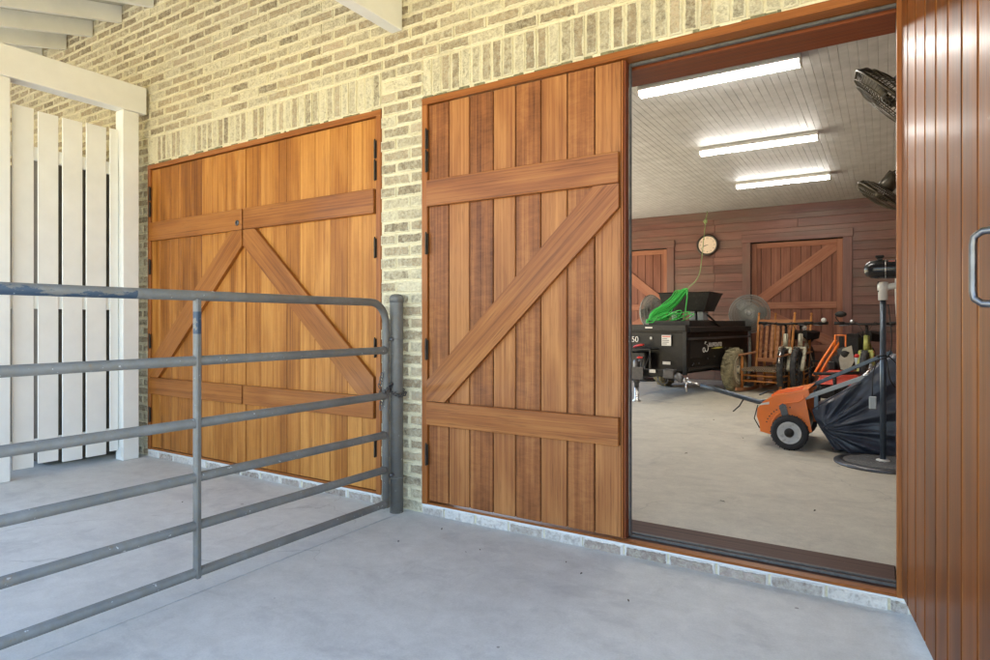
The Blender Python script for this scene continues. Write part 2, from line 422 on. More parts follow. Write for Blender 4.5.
def rattan():
    t = NT('woven_seat'); o = t.obj()
    w = t.n('ShaderNodeTexWave', wave_type='BANDS', bands_direction='DIAGONAL'); t.set(w.inputs['Vector'], o); w.inputs['Scale'].default_value = 22; w.inputs['Distortion'].default_value = 1.5
    c = t.ramp(w.outputs['Fac'], [(.25, (.075, .05, .03)), (.65, (.36, .27, .17))])
    t.base(c, .8); t.bump(w.outputs['Fac'], .8, .01); return t.m
M['rattan'] = rattan()
def gate_mat(patch):
    t = NT('worn_gate_paint'); g = t.obj(); n = t.noise(g, 5., 7, .65); n2 = t.noise(t.vmul(g, (1, .35, 1)), 16., 8, .7); n3 = t.noise(g, 120., 3)
    n4 = t.noise(g, 34., 8, .7)
    c = t.ramp(n, [(.3, (.105, .106, .104)), (.7, (.195, .195, .186))])
    c = t.mix(t.ramp(n4, [(.42, 0), (.60, .6)]), c, (.15, .135, .105))
    # older blue paint bared near the free end of the top rail and on the stay
    s = t.sep(g)
    a = t.math('MULTIPLY', t.math('LESS_THAN', s[1], -.30), t.math('GREATER_THAN', s[2], 1.1))
    b = t.math('MULTIPLY', t.math('MULTIPLY', t.math('GREATER_THAN', s[1], -.09), t.math('LESS_THAN', s[1], .0)), t.math('MULTIPLY', t.math('GREATER_THAN', s[2], 1.03), t.math('LESS_THAN', s[2], 1.12)))
    low = t.math('MULTIPLY_ADD', s[2], -4., 1.185 * 4)
    k = t.math('ADD', n2, -.12) if not patch else t.math('ADD', t.math('ADD', n2, -.12), t.math('ADD', t.math('MULTIPLY', a, t.math('MULTIPLY_ADD', low, 1.8, .235)), t.math('MULTIPLY', b, .30)))
    c = t.mix(t.ramp(k, [(.60, 0), (.64, .95)]), c, (.026, .05, .085))
    c = t.mix(t.ramp(t.noise(g, 42., 6, .6), [(.67, 0), (.70, .8)]), c, (.50, .51, .51))
    c = t.mix(t.ramp(t.noise(g, 17., 7, .7), [(.63, 0), (.72, .7)]), c, (.20, .115, .055))
    t.base(c, t.math('MULTIPLY_ADD', n2, .3, .42), .1); t.bump(t.math('ADD', t.math('MULTIPLY', n3, .3), n2), .25, .004); return t.m
M['gate'] = gate_mat(True); M['gate_post'] = gate_mat(False)
def emit(name, c, s):
    t = NT(name); t.base(c, .4); t.b.inputs['Emission Color'].default_value = (c[0], c[1], c[2], 1); t.b.inputs['Emission Strength'].default_value = s; return t.m
def wire_glass():
    t = NT('opal_lens'); return t.m
def lawn_mat():
    t = NT('lawn_grass'); o = t.obj(); n = t.noise(o, 3., 8, .7); n2 = t.noise(o, .4, 4)
    c = t.ramp(n, [(.3, (.20, .155, .04)), (.7, (.39, .30, .10))])
    c = t.mix(t.ramp(n2, [(.4, 0), (.7, .7)]), c, (.43, .33, .14)); t.base(c, .95, spec=.1); t.bump(n, .8, .03); return t.m
M['lawn'] = lawn_mat()

def smooth_path(pts, n=4):
    out = []
    for i in range(len(pts) - 1):
        p0 = pts[max(i - 1, 0)]; p1 = pts[i]; p2 = pts[i + 1]; p3 = pts[min(i + 2, len(pts) - 1)]
        for k in range(n):
            t_ = k / n
            out.append(.5 * ((2 * p1) + (p2 - p0) * t_ + (2 * p0 - 5 * p1 + 4 * p2 - p3) * t_ ** 2 + (3 * p1 - p0 - 3 * p2 + p3) * t_ ** 3))
    return out + [pts[-1]]
# ================================================================== setting
ZI = .06            # garage floor level
YB = 8.4            # inner face of the back wall
CE = 2.985          # garage ceiling
b = MB(); b.box(-40, 40, -60, -7.2, -.30, -.06); tag(b.build('lawn', M['lawn']), kind='structure')
b = MB(); b.box(-40, -9.2, -7.2, 30, -.30, -.06); b.box(3.2, 40, -7.2, 30, -.30, -.06); tag(b.build('side_lawn', M['lawn']), kind='structure')
# porch slab: two pours either side of the sawn joint that runs out from the gate post
JX = -2.315
b = MB(); b.box(-9.2, JX - .0035, -7.2, .30, -.2, 0); tag(b.build('porch_floor', M['porch_concrete']), kind='structure')
b = MB(); b.box(JX + .0035, 3.2, -7.2, .30, -.2, 0); tag(b.build('porch_floor', M['porch_concrete2']), kind='structure')
b = MB(); b.box(JX - .0035, JX + .0035, -7.2, .30, -.2, -.007); tag(b.build('sawn_joint', M['blade_dark']), kind='structure')
b = MB()
b.box(-5.2, JX - .502, .305, YB, -.2, ZI); b.box(JX - .498, .6, .305, YB, -.2, ZI); b.box(JX - .502, JX - .498, .305, YB, -.2, ZI - .004)
tag(b.build('garage_floor', M['garage_concrete']), kind='structure')

# ------------------------------------------------------------------ brick wall
LX0, LX1, RX0, RX1 = -5.02, -2.52, -2.21, .075   # door openings
ZT = 2.335                                        # opening head
WT = 3.76
wall = thing('brick_wall', 'lime-washed brick garage wall with soldier courses above its timber double doors', 'wall', (-2.36, 0, 0))
BL, BH, BJ = .207, .0692, .0105
def brick(mb, x0, x1, z0, z1, vertical=False, lime=0.):
    """one brick with worn corners; front at y about 0, running back into the mortar"""
    r = R.random; j = lambda k: (r() - .5) * k
    y = -.001 + j(.005); c = .004 + r() * .004; tilt = j(.003)
    xa, xb, za, zb = x0 + j(.004), x1 + j(.004), z0 + j(.004), z1 + j(.004)
    P = []
    n = 3 if not vertical else 2
    f = [(xa + c, za + c), ((xa + xb) / 2, za + c + j(.005)), (xb - c, za + c), (xb - c + j(.004), (za + zb) / 2), (xb - c, zb - c), ((xa + xb) / 2, zb - c + j(.005)), (xa + c, zb - c), (xa + c + j(.004), (za + zb) / 2)]
    o = [(xa, za), ((xa + xb) / 2, za + j(.004)), (xb, za), (xb, (za + zb) / 2), (xb, zb), ((xa + xb) / 2, zb + j(.004)), (xa, zb), (xa, (za + zb) / 2)]
    bs = len(mb.v)
    cx, cz = (x0 + x1) / 2, (z0 + z1) / 2; hx, hz = (x1 - x0) / 2, (z1 - z0) / 2
    V = [(p[0], y + tilt * (p[0] - cx) / hx, p[1]) for p in f] + [(p[0], y + c * .8, p[1]) for p in o] + [(p[0], .02, p[1]) for p in o]
    mb.v += V
    G = []
    for p in V:
        a, d = (p[0] - cx) / hx, (p[2] - cz) / hz
        G.append((a, d, 0) if not vertical else (d, a, 0))
    tone = min(1, max(0, R.gauss(.42, .26))); fig = min(1, r() + lime)
    mb.face([bs + i for i in range(8)], G[:8], tone, fig)
    for i in range(8):
        k = (i + 1) % 8
        for q in ((i, i + 8, k + 8, k), (i + 8, i + 16, k + 16, k + 8)): mb.face([bs + t for t in q], [G[t] for t in q], tone, fig, False)
def free(x, z0, z1):
    """is this spot of wall brick (and not opening or soldier course)?"""
    for a, c in ((LX0, LX1), (RX0, RX1)):
        if a < x < c and z0 < ZT + .215: return False
    return True
face = MB(); ns = 0
z = .0; k = 0
while z < WT - .02:
    off = (k % 2) * BL / 2 + .01
    z1 = z + BH
    x = -8.0 + off - BL
    while x < 2.4:
        xs = [x + BJ / 2, x + BL - BJ / 2]
        # cut by openings
        segs = [xs]
        for a, c in ((LX0, LX1), (RX0, RX1)):
            if z < ZT + .205:
                ns2 = []
                for s0, s1 in segs:
                    if s1 <= a + .001 or s0 >= c - .001: ns2.append([s0, s1])
                    else:
                        if s0 < a: ns2.append([s0, a])
                        if s1 > c: ns2.append([c, s1])
                segs = ns2
        for s0, s1 in segs:
            if s1 - s0 > .03: brick(face, s0, s1, z + BJ / 2, z1 - BJ / 2)
        x += BL
    z = z1; k += 1
    if abs(z - (ZT + .215)) < BH / 2: z = ZT + .222
face.build('brick_courses', M['brick'], wall)
for a, c in ((LX0, LX1), (RX0, RX1 + .3)):
    s = MB(); n = int(round((c - a) / .066)); w = (c - a) / n
    for i in range(n):
        brick(s, a + i * w + .005, a + (i + 1) * w - .005, ZT + .012 + R.uniform(0, .006), ZT + .214, True, .12)
    s.build('soldier_course', M['brick'], wall)
for a, c in ((LX0, LX1), (RX0, RX1)):
    s = MB(); x = a - .05
    while x < c:
        brick(s, max(a, x), min(c, x + BL - BJ), -.012, .046, False, .15); x += BL
    s.build('base_course', M['base_brick'], wall)
m = MB()
def rough_sheet(x0, x1, z0, z1):
    nx = max(1, int((x1 - x0) / .12)); nz = max(1, int((z1 - z0) / .12)); rows = []
    for j in range(nz + 1):
        rows.append([(x0 + (x1 - x0) * i / nx, .0085 + R.uniform(-.0012, .0012), z0 + (z1 - z0) * j / nz) for i in range(nx + 1)])
    m.grid(rows)
rough_sheet(-8, LX0, -.01, WT); rough_sheet(LX1, RX0, -.01, WT); rough_sheet(RX1, 2.4, -.01, WT)
rough_sheet(LX0, LX1, ZT, WT); rough_sheet(RX0, RX1, ZT, WT)
rough_sheet(LX0, LX1, -.01, .05); rough_sheet(RX0, RX1, -.01, .05)
m.build('mortar', M['mortar'], wall)
# mossy mortar droppings along the top of the frames
m = MB()
for a, c in ((LX0, LX1), (RX0, RX1)):
    x = a
    while x < c:
        l = R.uniform(.015, .09)
        if R.random() < .38: x += l; continue
        m.box(x, min(c, x + l), .002 + R.uniform(-.003, .002), .02, ZT - .002 + R.uniform(0, .004), ZT + .010 + R.uniform(-.004, .005), .002, tone=R.random()); x += l + .001
m.build('mossy_bed_joint', plain('mossy_mortar', (.19, .175, .10), .95, var=.6, scale=30, bump=.6), wall)
m = MB()
for x0, x1, z0, z1 in ((-8, LX0, -.1, WT), (LX1, RX0, -.1, WT), (RX1 + .002, 2.4, -.1, WT), (LX0, LX1, ZT + .001, WT), (RX0, RX1 + .002, ZT + .001, WT), (LX0, LX1, -.1, .05), (RX0, RX1 + .002, -.1, .045)):
    m.box(x0, x1, .011, .30, z0, z1)
m.build('wall_core', M['mortar'], wall)

# door frames belong to the wall
def frame(x0, x1, w, name='door_frame'):
    f = MB(); f.box(x0, x0 + w, -.004, .10, .055, ZT - w - .001, .002); fr = f.build(name, M['frame'], wall)
    f = MB(); f.box(x1 - w, x1, -.004, .10, .055, ZT - w - .001, .002); f.build('jamb', M['frame'], fr)
    f = MB(); f.box(x0, x1, -.004, .10, ZT - w, ZT - .001, .002); f.build('head', M['frame'], fr)
    c = MB(); c.box(x0, x1, .0, .02, .0465, .0545, .001); c.build('caulk_line', M['caulk'], fr)
    return fr
fl = frame(LX0, LX1, .036)
f = MB(); f.box(LX0 + .036, LX1 - .036, .004, .12, .055, .07, .002); f.build('sill', M['frame'], fl)
fr = frame(RX0, RX1, .038)
f = MB(); f.box(RX0 + .038, RX1 - .038, -.002, .045, .055, .066, .002); f.build('sill', M['frame'], fr)
f = MB(); f.box(-1.13, RX1 - .038, .085, .306, .046, .072, .004, tone=.4); f.build('threshold', M['threshold'], fr)
f = MB(); f.box(-1.02, RX1 - .038, .046, .084, .046, .062, .002, tone=.5); f.build('threshold_step', M['threshold'], fr)
f = MB(); f.box(-1.02, RX1 - .038, .078, .086, .063, .0745, .001); f.box(-1.02, RX1 - .038, .10, .116, .0725, .0785, .001); f.build('weather_strip', M['grey_rubber'], fr)
f = MB(); f.box(-1.02, RX1 - .038, .070, .090, ZT - .052, ZT - .0395, .001); f.build('weather_strip', M['grey_rubber'], fr)
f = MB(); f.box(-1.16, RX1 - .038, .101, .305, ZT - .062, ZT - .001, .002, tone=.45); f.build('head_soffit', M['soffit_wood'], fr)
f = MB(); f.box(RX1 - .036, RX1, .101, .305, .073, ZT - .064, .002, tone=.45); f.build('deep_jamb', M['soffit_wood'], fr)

# ------------------------------------------------------------------ barn doors
def planks(mb, xs, z0, z1, gap, y0, y1, tones, figs, c):
    for i in range(len(xs) - 1):
        mb.box(xs[i] + gap / 2, xs[i + 1] - gap / 2, y0, y1, z0, z1, c, (0, 0, 1), tones[i], figs[i])
def strap_hinge(parent, x, z0, z1, y=-.012):
    h = MB(); zc = (z0 + z1) / 2
    h.lathe([(.004, z0), (.0057, z0 + .004), (.0057, zc - .003), (.005, zc - .002), (.005, zc + .002), (.0057, zc + .003), (.0057, z1 - .004), (.005, z1), (.003, z1 + .006)], (x, y, 0), n=12)
    h.box(x - .010, x + .010, y + .006, y + .0095, z0 + .003, z1 - .003)
    h.build('hinge', M['hinge_bronze'], parent)
def brace(mb, X0, X1, zl, zu, up_right, y0, y1, tone, xs=.125, dz=.11):
    """diagonal board between the rails cut square to rail and stile"""
    if up_right: poly = [(X0, zl), (X0 + xs, zl), (X1, zu - dz), (X1, zu), (X1 - xs, zu), (X0, zl + dz)]; ax = (X1 - X0 - xs, 0, zu - zl - dz)
    else: poly = [(X1, zl), (X1, zl + dz), (X0 + xs, zu), (X0, zu), (X0, zu - dz), (X1 - xs, zl)]; ax = (-(X1 - X0 - xs), 0, zu - zl - dz)
    mb.prism(poly, y0, y1, 'xz', ax, tone)
def leaf(label, X0, X1, xs, up_right, mp, mr, gap, tones, figs, zb=.074, zt=ZT - .042):
    t = thing('barn_door', label, 'door', (X0, 0, .07))
    p = MB(); planks(p, xs, zb, zt, gap, .010, .032, tones, figs, .0025 if gap < .004 else .003); p.build('plank_panel', mp, t)
    k = MB(); k.box(X0 + .002, X1 - .002, .033, .05, zb + .003, zt - .003); k.build('backing_board', M['blade_dark'], t)
    for z0, z1 in ((1.722, 1.868), (.503, .634)):
        r = MB(); r.box(X0 + .004, X1 - .006, -.018, .0095, z0, z1, .003, (1, 0, 0), R.uniform(.35, .7)); r.build('rail', mr, t)
    r = MB(); brace(r, X0 + .004, X1 - .006, .637, 1.719, up_right, -.0165, .0095, .5); r.build('brace', mr, t)
    return t
LLx = [-4.981, -4.863, -4.723, -4.588, -4.449, -4.309, -4.174, -4.039, -3.893, -3.797]
LRx = [-3.791, -3.628, -3.500, -3.364, -3.235, -3.092, -2.955, -2.806, -2.680, -2.559]
def rt(n, lo=.2, hi=.9): return [R.uniform(lo, hi) for _ in range(n)]
d1 = leaf('left leaf of the closed golden timber double door, with a small round lock', -4.981, -3.797, LLx, True, M['door_gold'], M['door_rail_gold'], .0022, rt(9, 0, .7), rt(9, 0, .6))
d2 = leaf('right leaf of the closed golden timber double door, its brace rising to the left', -3.791, -2.559, LRx, False, M['door_gold'], M['door_rail_gold'], .0022, rt(9, .35, 1), rt(9, 0, .6))
RDx = [-2.171, -2.032, -1.893, -1.743, -1.607, -1.461, -1.315, -1.171, -1.036]
d3 = leaf('closed brown timber leaf with a brace rising to the right, between brick pier and open doorway', -2.171, -1.036, RDx, True, M['door_brown'], M['door_rail_brown'], .006, [.3, .75, .25, .8, .3, .78, .28, .72], [1, .05, 1, .05, 1, .05, 1, .1])
s = MB(); s.box(-1.0345, -1.028, .004, .05, .074, ZT - .042, .001, (0, 0, 1), .8); s.build('edge_strip', M['frame'], d3)
s = MB(); s.box(-1.0275, -1.018, .014, .055, .074, ZT - .042, .001, (0, 0, 1), .1); s.build('edge_rebate', M['soffit_wood'], d3)
s = MB(); s.box(-1.017, -1.009, .052, .074, .076, ZT - .056, .002, (0, 0, 1)); s.build('weather_strip', M['grey_rubber'], d3)
for x, ds in ((-4.982, d1), (-2.558, d2), (-2.173, d3)):
    for z0, z1 in ((2.045, 2.155), (1.915, 2.035), (1.455, 1.575), (.865, .98), (.275, .395)): strap_hinge(ds, x, z0, z1)
l = MB(); l.lathe([(.020, 0), (.020, .003), (.016, .006), (.012, .007)], (-3.848, -.019, 1.772), (0, -1, 0), 20); lk = l.build('lock', M['dark_steel'], d1)
l = MB(); l.lathe([(.008, 0), (.008, .0015)], (-3.848, -.026, 1.774), (0, -1, 0), 14); l.box(-3.8495, -3.8465, -.0276, -.0265, 1.762, 1.774); l.build('keyhole', M['black_iron'], lk)

# open leaf: hinged at the right jamb, swung out past square, its beaded inner face towards the camera
TH = radians(8.3)
od = thing('barn_door', 'glossy varnished beadboard door swung wide open at the right, steel pull handle on it', 'door', (.062, -.014, .06), -(pi / 2 - TH))
p = MB(); x = 0.0
bd = [-.006, .113, .243, .377, .516, .649, .783, .917, 1.05, 1.135]
tn = [.35, .6, .45, .3, .55, .4, .62, .35, .5]
for i in range(9):
    a, c = bd[i] + .0025, bd[i + 1] - .012
    p.box(a, c, -.010, .008, .012, 2.22, .003, (0, 0, 1), tn[i])
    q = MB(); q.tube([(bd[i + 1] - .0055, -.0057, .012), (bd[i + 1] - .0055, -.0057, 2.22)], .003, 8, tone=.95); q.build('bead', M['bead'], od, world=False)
p.build('beaded_panel', M['varnish'], od, world=False)
k = MB(); k.box(.0, 1.135, .009, .035, .012, 2.22, .002, (0, 0, 1), .3); k.build('door_core', M['varnish'], od, world=False)
for z0, z1 in ((1.66, 1.81), (.443, .574)):
    r = MB(); r.box(.004, 1.13, .0365, .064, z0, z1, .003, (1, 0, 0)); r.build('rail', M['door_rail_brown'], od, world=False)
r = MB(); brace(r, .004, 1.13, .577, 1.657, True, .0365, .063, .5); r.build('brace', M['door_rail_brown'], od, world=False)
h = MB(); HX, HZ = 1.062, 1.135
h.tube([(HX + .02, -.012, HZ - .078), (HX + .02, -.022, HZ - .078), (HX + .01, -.042, HZ - .077), (HX + .0, -.054, HZ - .066), (HX - .002, -.056, HZ - .05), (HX - .002, -.056, HZ + .05), (HX, -.054, HZ + .066), (HX + .01, -.042, HZ + .077), (HX + .02, -.022, HZ + .078), (HX + .02, -.012, HZ + .078)],
       [.010, .009, .008, .0075, .0075, .0075, .0075, .008, .009, .010], 12)
hd = h.build('pull_handle', M['handle_steel'], od, world=False)
for sgn in (-1, 1):
    q = MB(); q.lathe([(.017, 0), (.017, .004), (.012, .007)], (HX + .022, -.0105, HZ + sgn * .082), (0, -1, 0), 16); q.build('handle_rosette', M['dark_steel'], hd, world=False)
f = MB(); f.box(.735, .765, -.018, -.0105, .085, .135, .002); f.box(.86, .96, -.018, -.0105, .075, .128, .002); f.bar((.745, -.024, .118), (.88, -.024, .095), .012, .008); f.build('foot_latch', M['black_iron'], od, world=False)
for z0, z1 in ((2.0, 2.1), (1.42, 1.53), (.82, .93), (.22, .34)):
    h = MB(); h.lathe([(.0065, z0), (.0085, z0 + .004), (.0085, z1 - .004), (.0065, z1)], (-.012, .03, 0), n=12); h.build('hinge', M['black_iron'], od, world=False)

# ------------------------------------------------------------------ porch roof
roof = thing('porch_roof', 'cream painted porch roof of sloping rafters and boards above the brick wall', 'roof', (-2.4, 0, 3.6))
SL = .262; YE = -3.0
def zr(y): return 3.583 + SL * y
d = MB()
d.prism([(.30, zr(.0) + .155 + .08), (.30, zr(0) + .235 + .08), (YE - .15, zr(YE - .15) + .175), (YE - .15, zr(YE - .15) + .143), (-.02, zr(-.02) + .143)], -8.2, 2.5, 'yz', (0, 1, 0))
d.build('roof_deck', M['roof_paint'], roof)
x = -5.405 - 5 * .482
while x < 2.4:
    r = MB(); r.prism([(-.008, zr(0)), (-.008, zr(0) + .138), (YE, zr(YE) + .142), (YE, zr(YE))], x - .038, x, 'yz', (0, 1, -SL)); r.build('rafter', M['cream_paint'], roof); x += .482
r = MB(); r.box(-2.433, -2.352, -2.95, -.003, 2.755, 2.965, .004); r.build('tie_beam', M['cream_paint'], roof)
r = MB(); r.box(-8.2, 2.4, YE - .05, YE - .003, zr(YE) - .06, zr(YE) + .14, .003); r.build('fascia', M['cream_paint'], roof)
g = MB(); g.prism([(-.0, 3.95), (9.0, 4.9), (9.0, 5.0), (-.0, 4.05)], -5.6, 2.5, 'yz', (0, 1, 0)); g.build('garage_roof_deck', M['roof_paint'], roof)

# ------------------------------------------------------------------ slatted screen
scn = thing('slatted_screen', 'cream slatted timber screen with a heavy header board at the left', 'screen', (-5.06, -.8, 0))
h = MB(); h.box(-5.11, -4.985, -1.75, -.03, 2.728, 2.94, .004); h.build('header_beam', M['cream_paint'], scn)
for y0, y1 in ((-.205, -.082), (-1.09, -.935), (-1.75, -1.62)):
    h = MB(); h.box(-5.108, -5.0, y0, y1, .0, 2.726, .004); h.build('post', M['cream_paint'], scn)
ys = [(-.905, -.779), (-.753, -.626), (-.599, -.467), (-.441, -.301), (-.274, -.214)]
for a, c in ys + [(-1.27, -1.13), (-1.43, -1.29), (-1.6, -1.45)]:
    h = MB(); h.box(-5.064, -5.052, a, c, .068 + R.uniform(-.01, .012), 2.566 + R.uniform(-.008, .006), .002); h.build('slat', M['cream_paint'], scn)
for z0, z1 in ((2.22, 2.31), (1.17, 1.27), (.16, .25)):
    h = MB(); h.box(-5.104, -5.0655, -.934, -.206, z0, z1, .002); h.build('cross_rail', M['cream_paint'], scn)
    h = MB(); h.box(-5.104, -5.0655, -1.619, -1.091, z0, z1, .002); h.build('cross_rail', M['cream_paint'], scn)
h = MB(); h.box(-5.07, -5.01, -.211, -.2055, .03, .10, .001); h.build('post_bracket', M['cream_paint'], scn)
gap_box = thing('gap_shade_box', 'added tall brown box that darkens the gaps of the slatted screen', 'backing', (-6.6, -.35, 0))  # added box, stands in for the shade between the slats
h = MB(); h.box(-7.9, -5.30, -.62, -.06, .02, 2.32, .006); h.build('shade_box_body', M['gap_shade_brown'], gap_box)
for k in range(4):
    h = MB(); h.box(-7.89 + k * .65, -7.26 + k * .65, -.642, -.622, .05, 2.29, .004); h.build('shade_box_panel', M['gap_shade_brown'], gap_box)

# ------------------------------------------------------------------ tube gate and its post
GX = -2.365
gp = thing('gate_post', 'round grey steel post with domed cap standing against the brick pier', 'post', (GX + .020, -.062, 0))
h = MB(); h.lathe([(.0375, 0), (.0375, 1.195), (.037, 1.198)], (GX + .020, -.062, 0), n=28); h.build('pipe', M['gate_post'], gp)
h = MB(); h.lathe([(.0405, 1.188), (.0405, 1.212), (.037, 1.222), (.027, 1.232), (.011, 1.236), (.0, 1.2365)], (GX + .020, -.062, 0), n=28); h.build('cap', M['gate_post'], gp)
for zz in (.20, .98):
    h = MB(); h.torus((GX + .020, -.062, zz), (0, 0, 1),   .0385, .004, 28, 6); h.build('hinge_collar', M['gate_post'], gp)
gt = thing('tube_gate', 'weathered grey tubular steel gate of six rails standing open across the porch', 'gate', (GX, -1.2, 0))
ZS = [1.185, .919, .666, .446, .251, .060]
YG0, YG1 = -.128, -2.62
rad = .0205; bend = .12
pth = [(GX, YG1, ZS[0])] + [(GX, YG0 - bend - .6 + .1 * i, ZS[0]) for i in range(1, 6)] + [(GX, YG0 - bend + bend * sin(a * pi / 16), ZS[0] - bend + bend * cos(a * pi / 16)) for a in range(9)] + [(GX, YG0, .6), (GX, YG0, .04)]
h = MB(); h.tube(pth, rad, 16); h.build('top_rail', M['gate'], gt)
for zz in ZS[1:]:
    h = MB(); h.tube([(GX, YG1 + .02, zz + .004), (GX, YG0 - .05, zz), (GX, YG0 - .034, zz), (GX, YG0 - .024, zz), (GX, YG0 - .012, zz)], [rad * .97, rad * .97, rad * 1.02, rad * 1.16, rad * 1.2], 14); h.build('rail', M['gate'], gt)
h = MB(); h.tube([(GX, YG1, ZS[0]), (GX, YG1, .04)], rad, 14); h.build('end_tube', M['gate'], gt)
for yy in (-1.258, -2.2):
    h = MB(); h.box(GX - .010, GX + .0225, yy - .0105, yy + .0105, ZS[-1] - .02, ZS[0] - .012, .004, (0, 0, 1)); h.build('upright_stay', M['gate'], gt)
h = MB()
for k in range(2):
    h = MB(); h.tube([(GX + .02, YG0 + .005, .22 + k * .76), (GX + .03, YG0 + .05, .22 + k * .76)], .009, 8); h.build('hinge_pin', M['dark_steel'], gt)
ch = thing('chain', 'short rusty chain looped round the grey gate post', 'chain', (GX, -.13, .68))
def link(mb, c, ang, tilt):
    M4 = Matrix.Translation(c) @ Matrix.Rotation(ang, 4, 'X') @ Matrix.Rotation(tilt, 4, 'Z')
    pts = []
    for i in range(14):
        a = 2 * pi * i / 14; pts.append(M4 @ Vector((cos(a) * .0075, 0, sin(a) * .0075 + (.008 if sin(a) > 0 else -.008))))
    mb.tube(pts, .0026, 6, closed=True)
cp = []
for i in range(13):                      # round the end tube
    a = 2 * pi * i / 13; cp.append((Vector((GX + .03 * cos(a), YG0 - .03 * sin(a), .705 - .022 * sin(a) + .012 * cos(a))), a))
for i in range(17):                      # and round the post, drooping
    a = 2 * pi * i / 17; cp.append((Vector((GX + .020 + .044 * cos(a), -.064 + .050 * sin(a), .685 - .02 * cos(a))), a))
for i in range(5): cp.append((Vector((GX + .012 - .012 * i * .4, YG0 - .035, .69 - .022 * i)), i))
for i in range(4): cp.append((Vector((GX - .02 + .006 * i, YG0 - .03, .72 + .02 * i)), i))
h = MB()
for i, (c, a) in enumerate(cp): link(h, c, (pi / 2 if i < 30 else 0) + (i % 2) * .6, a + pi / 2 if i < 30 else (i % 2) * pi / 2)
h.build('chain_links', M['dark_steel'], ch)

# scraps blown onto the concrete
for i, (x, y) in enumerate([(-1.62, -.30), (-1.66, -.36), (-1.21, -.22), (-1.10, -.30), (-.84, -.44), (-2.02, -.42), (-3.55, -.60), (-3.2, -.75), (-1.95, -.16)]):
    a = R.uniform(0, pi); s = R.uniform(.005, .011); w = s * R.uniform(.25, .5)
    t = MB(); P = [(x + u * cos(a) - v * sin(a), y + u * sin(a) + v * cos(a), .0015 + hgt) for u, v, hgt in ((-s, 0, 0), (-s * .3, w, .003), (s * .4, w * .7, .004), (s, 0, .001), (s * .3, -w, .002), (-s * .4, -w * .8, .003))]
    t.hull(P, [(0, 1, 2, 3, 4, 5)]); t.hull([(p[0], p[1], p[2] - .001) for p in P], [(5, 4, 3, 2, 1, 0)])
    tag(t.build('leaf_scrap', M['leaf']), 'tiny dark leaf scrap lying on the grey porch concrete', 'leaf', 'leaf scraps on the porch concrete')
for i, (x, y) in enumerate([(-1.5, 3.9), (-1.05, 3.0), (-.32, 1.0), (-.78, .92), (-1.3, 2.1)]):
    a = R.uniform(0, pi); s = R.uniform(.008, .018); w = s * R.uniform(.25, .5)
    t = MB(); P = [(x + u * cos(a) - v * sin(a), y + u * sin(a) + v * cos(a), ZI + .0015 + hgt) for u, v, hgt in ((-s, 0, 0), (-s * .3, w, .004), (s * .4, w * .7, .005), (s, 0, .001), (s * .3, -w, .002), (-s * .4, -w * .8, .003))]
    t.hull(P, [(0, 1, 2, 3, 4, 5)]); t.hull([(p[0], p[1], p[2] - .001) for p in P], [(5, 4, 3, 2, 1, 0)])
    tag(t.build('leaf_scrap', M['leaf']), 'small dark leaf scrap lying on the garage floor', 'leaf', 'leaf scraps on the garage floor')

ew = thing('end_light_block', 'added dark board wall blocking light at the far left end of the porch', 'light block', (-8.15, -1.5, 0))  # added boards, keep light off the space behind the screen and the left doors
for i in range(20):

    if i == 0: g_ = MB()
    g_.box(-8.16, -8.13, -2.95 + i * .146, -2.95 + i * .146 + .143, .01, min(3.5, zr(-2.95 + i * .146) - .01), .002, (0, 0, 1))
g_.build('boards', M['inner_plank'], ew)
# ================================================================== garage interior shell
EXPO = 3.1
g = MB()
# ceiling boards run front to back
x = -5.2
while x < .75:
    g.box(x + .0006, min(.75, x + .0594), .30, YB + .05, CE, CE + .02, .002, (0, 1, 0), R.random()); x += .06
tag(g.build('garage_ceiling', M['ceil_paint']), kind='structure')
g = MB(); g.box(-5.2, .75, .301, YB + .25, CE + .021, CE + .06); tag(g.build('ceiling_backing', M['blade_dark']), kind='structure')
# back wall of horizontal boards
bw = thing('timber_wall', 'reddish-brown horizontal board wall at the back of the garage', 'wall', (-2.3, YB, 0))
D1 = (-4.62, -3.33); D2 = (-1.915, -.56)      # rear door openings
HB = 2.405
g = MB(); z = ZI; k = 0
while z < CE - .02:
    z1 = min(z + .142, CE - .001)
    x = -5.2
    cuts = sorted([-5.2, .7] + [c for c in ((-2.52, .2) if k % 3 else (-2.5, -1.2))])
    for i in range(len(cuts) - 1):
        segs = [(cuts[i], cuts[i + 1])]
        if z < HB:
            for a, c in (D1, D2):
                n2 = []
                for s0, s1 in segs:
                    if s1 <= a or s0 >= c: n2.append((s0, s1))
                    else:
                        if s0 < a: n2.append((s0, a))
                        if s1 > c: n2.append((c, s1))
                segs = n2
        for s0, s1 in segs:
            if s1 - s0 > .02: g.box(s0 + .001, s1 - .001, YB, YB + .02, z + .0015, z1 - .0015, .003, (1, 0, 0), R.uniform(.15, .9), R.uniform(0, .6))
    z = z1; k += 1
g.build('boards', M['inner_plank'], bw)
g = MB()
for x0, x1, z0, z1 in ((-5.2, D1[0], 0, CE), (D1[1], D2[0], 0, CE), (D2[1], .75, 0, CE), (D1[0], D1[1], HB, CE), (D2[0], D2[1], HB, CE)): g.box(x0, x1, YB + .021, YB + .2, z0, z1)
g.box(-5.2, .75, YB + .135, YB + .2, -.1, HB + .1); g.build('wall_core', M['blade_dark'], bw)
g = MB(); g.box(-5.2, .5, YB - .022, YB - .001, CE - .14, CE - .001, .002, tone=.25); g.build('top_board', M['inner_plank'], bw)
